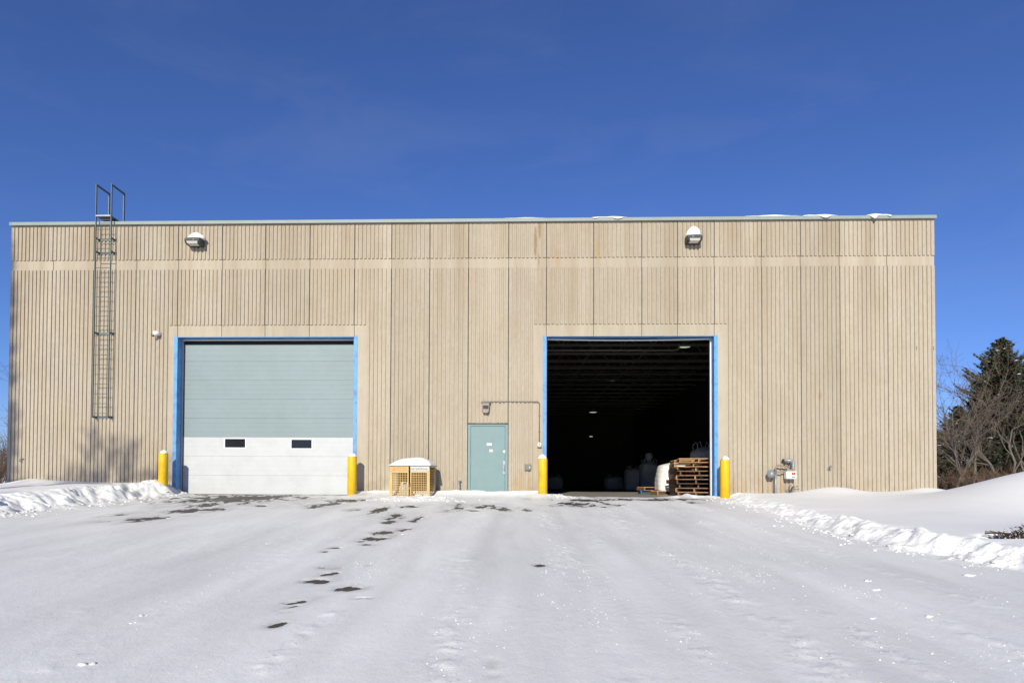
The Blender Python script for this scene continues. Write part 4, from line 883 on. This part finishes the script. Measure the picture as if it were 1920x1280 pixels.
for px, py, yy, w, h, tip, lab in ((1217,916,18.5,1.15,1.72,True,'dim grey bulk bag with an open spout, deep in the open bay'), (1188,917,19.5,1.2,1.35,None,'dim grey bulk bag left of the one with the spout'),
        (1041,912,26.0,1.1,.9,None,'faint pale bag added for a distant bright spot at the far left of the open bay'), (1150,915,24.0,1.2,.9,None,'low faint bag deep in the middle of the open bay'), (1319,918,9.5,1.2,2.1,None,'dim bulk bag with loops rising behind the pallet stacks')):  # far-left pale bag is added, standing in for a distant bright shape
    A = at(px, py, yy); bulk_bag(float(A[0]), yy, .002, w, h, lab, int(px), tip)

# ------------------------------------------------------------------ trees and shrubs
def grow(segs, p, d, length, r, lev, maxlev, rr, spread=0.7, kids=(3,5), up=0.12, wander=0.22, shrink=0.62):
    n = 4 if lev < 2 else 3; pts_ = [np.array(p, float)]; rs = [r]; d = np.array(d, float)
    tip = r*0.30 if lev < maxlev else r*0.35
    for k in range(n):
        d = d+np.array([rr.gauss(0,wander), rr.gauss(0,wander), rr.gauss(0,wander*.7)+up]); d /= np.linalg.norm(d)
        pts_.append(pts_[-1]+d*length/n); rs.append(r+(tip-r)*(k+1)/n)
    segs.append((lev, pts_, rs))
    if lev >= maxlev: return
    m_ = rr.randint(*kids)+(1 if lev == 0 else 0)
    for k in range(m_):
        u = rr.uniform(.30, 1.0) if k else 1.0
        f = u*n; i = min(int(f), n-1); q_ = pts_[i]+(pts_[i+1]-pts_[i])*(f-i); rad = (rs[i]+(rs[i+1]-rs[i])*(f-i))*.75
        ax = np.array([rr.gauss(0,1), rr.gauss(0,1), rr.gauss(0,.6)]); ax -= d*(ax@d); ax /= np.linalg.norm(ax)+1e-9
        nd = d*(1-spread*.5)+ax*spread*rr.uniform(.7,1.2); nd /= np.linalg.norm(nd)
        grow(segs, q_, nd, length*shrink*rr.uniform(.75,1.15), max(rad*.8, .004), lev+1, maxlev, rr, spread, kids, up, wander, shrink)
def bare_tree(x, y, z, H, r, label, seed, stems=1, maxlev=4, lean=.25, name='bare_tree', tmat='bark', cmat='twig', kids=(3,5), spread=.7, minr=.012, first=.42, group='bare trees around the warehouse', cat='tree'):
    rr = random.Random(seed); segs = []
    for s in range(stems):
        a = rr.random()*6.28; l_ = lean if stems > 1 else lean*.3
        d = np.array([math.cos(a)*l_, math.sin(a)*l_, 1.0]); d /= np.linalg.norm(d)
        grow(segs, (x+(stems > 1)*math.cos(a)*.15, y+(stems > 1)*math.sin(a)*.15, z-.3), d, H*first*rr.uniform(.85,1.1), r*rr.uniform(.7,1), 0, maxlev, rr, spread, kids)
    zmax = max(p_[2] for _, q_, _ in segs for p_ in q_); k = H/(zmax-z)
    tr, cr = MB(), MB()
    for lev, q_, rs in segs:
        q2 = [np.array([x+(p_[0]-x)*k, y+(p_[1]-y)*k, z+(p_[2]-z)*k]) for p_ in q_]
        (tr if lev < 2 else cr).tube(q2, 0, 7 if lev == 0 else (5 if lev < 2 else 3), rs=[max(v*k, minr*(.6 if lev >= 3 else 1)) for v in rs], cap=False)
    t = thing(name, label, cat, (x, y, z), group=group)
    OFF[t.name] = (x, y, z); tr.obj('trunk', tmat, t, smooth=True); cr.obj('crown', cmat, t)
    return t
def shrub(x, y, z, H, n, wid, label, seed, name='bare_shrub', mt_='shrubtwig'):
    rr = random.Random(seed); b = MB(); st_ = MB()
    for k in range(n):
        a, q_ = rr.random()*6.28, rr.random()**.6*wid*.35; bx0 = np.array([x+math.cos(a)*q_, y+math.sin(a)*q_, z-.2])
        l_ = rr.uniform(.15,.75); d = np.array([math.cos(a)*l_, math.sin(a)*l_, 1.0]); d /= np.linalg.norm(d); h = H*rr.uniform(.5,1.0)
        segs = []; grow(segs, bx0, d, h*.75, .016, 0, 2, rr, .55, (3,5), .05, .16, .5)
        for lev, pq, rs in segs: (st_ if lev == 0 else b).tube(pq, 0, 3, rs=[max(v, .006) for v in rs], cap=False)
    t = thing(name, label, 'shrub', (x, y, z), group='bare shrubs around the warehouse'); OFF[t.name] = (x, y, z)
    st_.obj('stems', mt_, t); b.obj('twigs', mt_, t); return t
def spruce(x, y, z, H, W_, label, seed, snow=True, brown=.10):
    rr = random.Random(seed); nb = MB(); sn = MB(); br = MB()
    br.tube([(x,y,z-.3),(x+.03,y,z+H*.5),(x,y,z+H)], 0, 8, rs=[H*.018,H*.011,.012], cap=False)
    zz = .04*H
    while zz < H*.985:
        u = zz/H; Lm = W_*(1-u)**.85*(0.75+.35*rr.random())+.10
        for k in range(rr.randint(8, 11) if u < .8 else 7):
            a = rr.random()*6.283; Lb = Lm*rr.uniform(.60,1.12); c, s = math.cos(a), math.sin(a)
            dr0 = rr.uniform(-.30,.05)+.45*u; n = max(3, int(Lb/.20)); prev = np.array([x,y,z+zz+rr.uniform(-.1,.1)]); pts_ = [prev]
            for i in range(n):
                v = (i+1)/n; pts_.append(np.array([x+c*Lb*v, y+s*Lb*v, prev[2]*0+z+zz+dr0*Lb*v+.22*Lb*v*v*v]))
            br.tube([pts_[0], pts_[-1]], 0, 3, rs=[.03*(1-u)+.008, .005], cap=False)
            side = np.array([-s, c, 0.0])
            for i in range(1, n+1):
                v = i/n; w_2 = (.34*Lb*(1-v)+.13)*rr.uniform(.7,1.2)
                for sg in (-1, 1):
                    for e_ in range(4 if Lb > 1.0 else 2):
                        base = pts_[i]-(pts_[i]-pts_[i-1])*rr.random(); tip = base+side*sg*w_2*rr.uniform(.6,1.1)+np.array([c,s,0])*w_2*.6+np.array([0,0,-w_2*rr.uniform(.05,.5)])
                        dd = tip-base; q_ = np.array([c,s,0])*.030+np.array([0,0,.025*rr.uniform(-1,1)])
                        mi = 1 if rr.random() < brown else 0
                        mid_ = base+dd*.55
                        dn = np.array([0,0,-.05-.06*rr.random()])
                        nb.add([base, mid_+q_+dn*.3, tip, mid_-q_+dn], [(0,1,2,3)], mi)
                        nb.add([base, mid_+np.array([0,0,.03]), tip, mid_+dn*0.7], [(0,1,2,3)], mi)
                tip = pts_[i]+np.array([c,s,0])*.16; q_ = side*.035
                nb.add([pts_[i]-np.array([c,s,0])*.1, pts_[i]+q_, tip, pts_[i]-q_], [(0,1,2,3)], 0)
                if snow and rr.random() < .09*(1.25-u):
                    p_ = pts_[i]+np.array([0,0,.045]); r_ = rr.uniform(.04,.15)
                    sn.add([p_+np.array([c,s,0])*r_*1.3, p_+side*r_, p_-np.array([c,s,0])*r_*1.2, p_-side*r_, p_+np.array([0,0,r_*.45])], [(0,1,4),(1,2,4),(2,3,4),(3,0,4),(3,2,1,0)])
        zz += max(.10, .030*H*(1.15-u))
    for _ in range(40):
        a = rr.random()*6.28; p_ = np.array([x,y,z+H-rr.random()*.5]); dd = np.array([math.cos(a)*.18, math.sin(a)*.18, .06]); nb.add([p_, p_+dd*.5+np.array([0,0,.03]), p_+dd, p_+dd*.5-np.array([0,0,.03])], [(0,1,2,3)])
    t = thing('spruce_tree', label, 'tree', (x, y, z), group='spruce trees around the warehouse'); OFF[t.name] = (x, y, z)
    br.obj('trunk', 'bark', t); nb.obj('crown', ['needle', 'needlebrown'], t)
    if snow: tag(sn.obj('branch_snow', 'cap', t), kind='stuff')
    return t
def gx_at(px, d): return float(at(px, 900, d-19.8)[0])
# behind the right end
spruce(gx_at(1880,38), 18.2, 0.1, 8.85, 4.5, 'tall dark spruce with snow flecks at the right edge', 3, brown=.22)
spruce(gx_at(1800,46), 26.2, 0.1, 5.9, 3.0, 'smaller dark spruce beside the right corner of the warehouse', 4, brown=.05)
spruce(gx_at(1935,44), 24.2, 0.1, 7.0, 3.2, 'spruce at the very right edge behind the tall spruce', 5)
bare_tree(gx_at(1818,30), 10.2, 0.3, 7.0, .11, 'bare grey many-stemmed tree just right of the warehouse corner', 12, stems=4, maxlev=4, lean=.24, minr=.009, kids=(3,4), first=.5)
bare_tree(gx_at(1885,32), 12.2, 0.3, 5.6, .10, 'bare brown spreading tree in front of the tall spruce', 23, stems=3, maxlev=4, lean=.36, minr=.008, kids=(2,4), first=.5)
bare_tree(gx_at(1780,29), 9.2, 0.3, 4.6, .08, 'slender leaning bare tree against the right wall edge', 31, stems=2, maxlev=4, lean=.5, minr=.009, kids=(3,5), first=.5)
for k, (px, d, H, lab) in enumerate(((1790,27,1.0,'brown bare shrub nearest the right wall edge'),(1835,26,1.15,'brown bare shrub under the many-stemmed tree'),(1875,26.5,1.1,'brown bare shrub under the spreading tree'),(1912,27,1.1,'brown bare shrub at the right edge behind the mound'),(1765,34,1.5,'brown bare shrub further back by the right wall edge'),(1850,33,1.4,'brown bare shrub further back below the tall spruce'))):
    shrub(gx_at(px,d), d-19.8, .25, H, 22, 1.5, lab, 100+k)
# behind the left end
bare_tree(gx_at(-28,41), 21.2, 0.2, 8.4, .16, 'bare tree reaching in from the left edge', 44, stems=2, maxlev=4, lean=.35, minr=.012)
bare_tree(gx_at(20,52), 32.2, 0.2, 6.5, .14, 'bare tree further back by the left corner of the warehouse', 45, stems=3, maxlev=4, lean=.4, minr=.013)
for k, (px, d, H, lab) in enumerate(((4,30,2.3,'brown bare shrub by the left corner of the warehouse'),(-25,33,2.6,'brown bare shrub at the left edge of the picture'),(10,40,3.2,'tall brown bare shrub further back at the left corner'))):
    shrub(gx_at(px,d), d-19.8, .2, H, 40, 2.0, lab, 130+k)
# trees behind the photographer, whose shadows fall on the left end of the wall
KX, KZ = 0.163, 0.46
def shadow_from(X, Z, Ld): return X-KX*Ld, Z+KZ*Ld
def lopped_tree(X, Z, Ld, label, seed):
    x, zt = shadow_from(X, Z, Ld); y = -Ld; z = -1.3; rr = random.Random(seed); tr, cr = MB(), MB(); segs = []
    tr.tube([(x-.3,y,z-.3),(x-.1,y,z+4),(x+.1,y,z+8),(x,y,zt)], 0, 9, rs=[.26,.20,.15,.10], cap=False)
    for k in range(9):
        a = (0.2+2.7*k/8) if k < 7 else rr.random()*6.28; dv = np.array([math.cos(a), rr.gauss(0,.35), .25+.9*math.sin(a)]); dv /= np.linalg.norm(dv)
        grow(segs, (x, y, zt-rr.random()*.9), dv, rr.uniform(1.0,1.7), .095, 1, 4, rr, .65, (3,4), .10, .2, .60)
    for k in range(7):
        a = rr.random()*6.28; zz = rr.uniform(3, zt-2); grow(segs, (x, y, zz), (math.cos(a), math.sin(a), .6), 1.8, .05, 1, 3, rr, .65, (3,4), .08, .2, .6)
    for lev, q_, rs in segs: (tr if lev < 2 else cr).tube(q_, 0, 5 if lev < 2 else 3, rs=[max(v, .014) for v in rs], cap=False)
    t = thing('bare_tree', label, 'tree', (x, y, z), group='bare trees around the warehouse'); OFF[t.name] = (x, y, z)
    tr.obj('trunk', 'bark', t, smooth=True); cr.obj('crown', 'twig', t)
lopped_tree(-12.95, 0.15, 26, 'tall bare tree behind the camera to the left', 52)
x, zt = shadow_from(-16.05, 8.6, 27); spruce(x, -27, -1.3, zt+1.3, 1.7, 'very tall narrow spruce behind the camera to the far left', 6, snow=False)

# low juniper showing through the drift
A = gpt(1897, 1002); jx, jy = 7.65, -10.0; jz = snow_z(jx, jy)+.17; rr = random.Random(9); b = MB(); st_ = MB()
for k in range(520):
    a = rr.random()*6.28; q_ = rr.random()**.6; p_ = np.array([jx+.50*q_*math.cos(a), jy+.24*q_*math.sin(a), jz-.02+.22*(1-q_*q_)*rr.random()])
    dd = np.array([rr.gauss(0,1), rr.gauss(-.4,1), rr.uniform(.1,.9)]); dd = dd/np.linalg.norm(dd)*rr.uniform(.04,.09); sd = np.cross(dd, (0,0,1)); sd = sd/np.linalg.norm(sd)*.014
    b.add([p_, p_+dd*.5+sd, p_+dd, p_+dd*.5-sd], [(0,1,2,3)], rr.random() < .6)
for k in range(26):
    a = rr.random()*6.28; st_.tube([(jx,jy,jz-.25),(jx+.25*math.cos(a),jy+.12*math.sin(a),jz+.08),(jx+.52*math.cos(a),jy+.26*math.sin(a),jz+.06+.08*rr.random())], .006, 4)
t = thing('juniper_shrub', 'low dark juniper poking through the snow drift at the right edge', 'shrub', (jx, jy, jz)); OFF[t.name] = (jx, jy, jz)
st_.obj('stems', 'shrubtwig', t); b.obj('foliage', ['needle', 'needlebrown'], t)
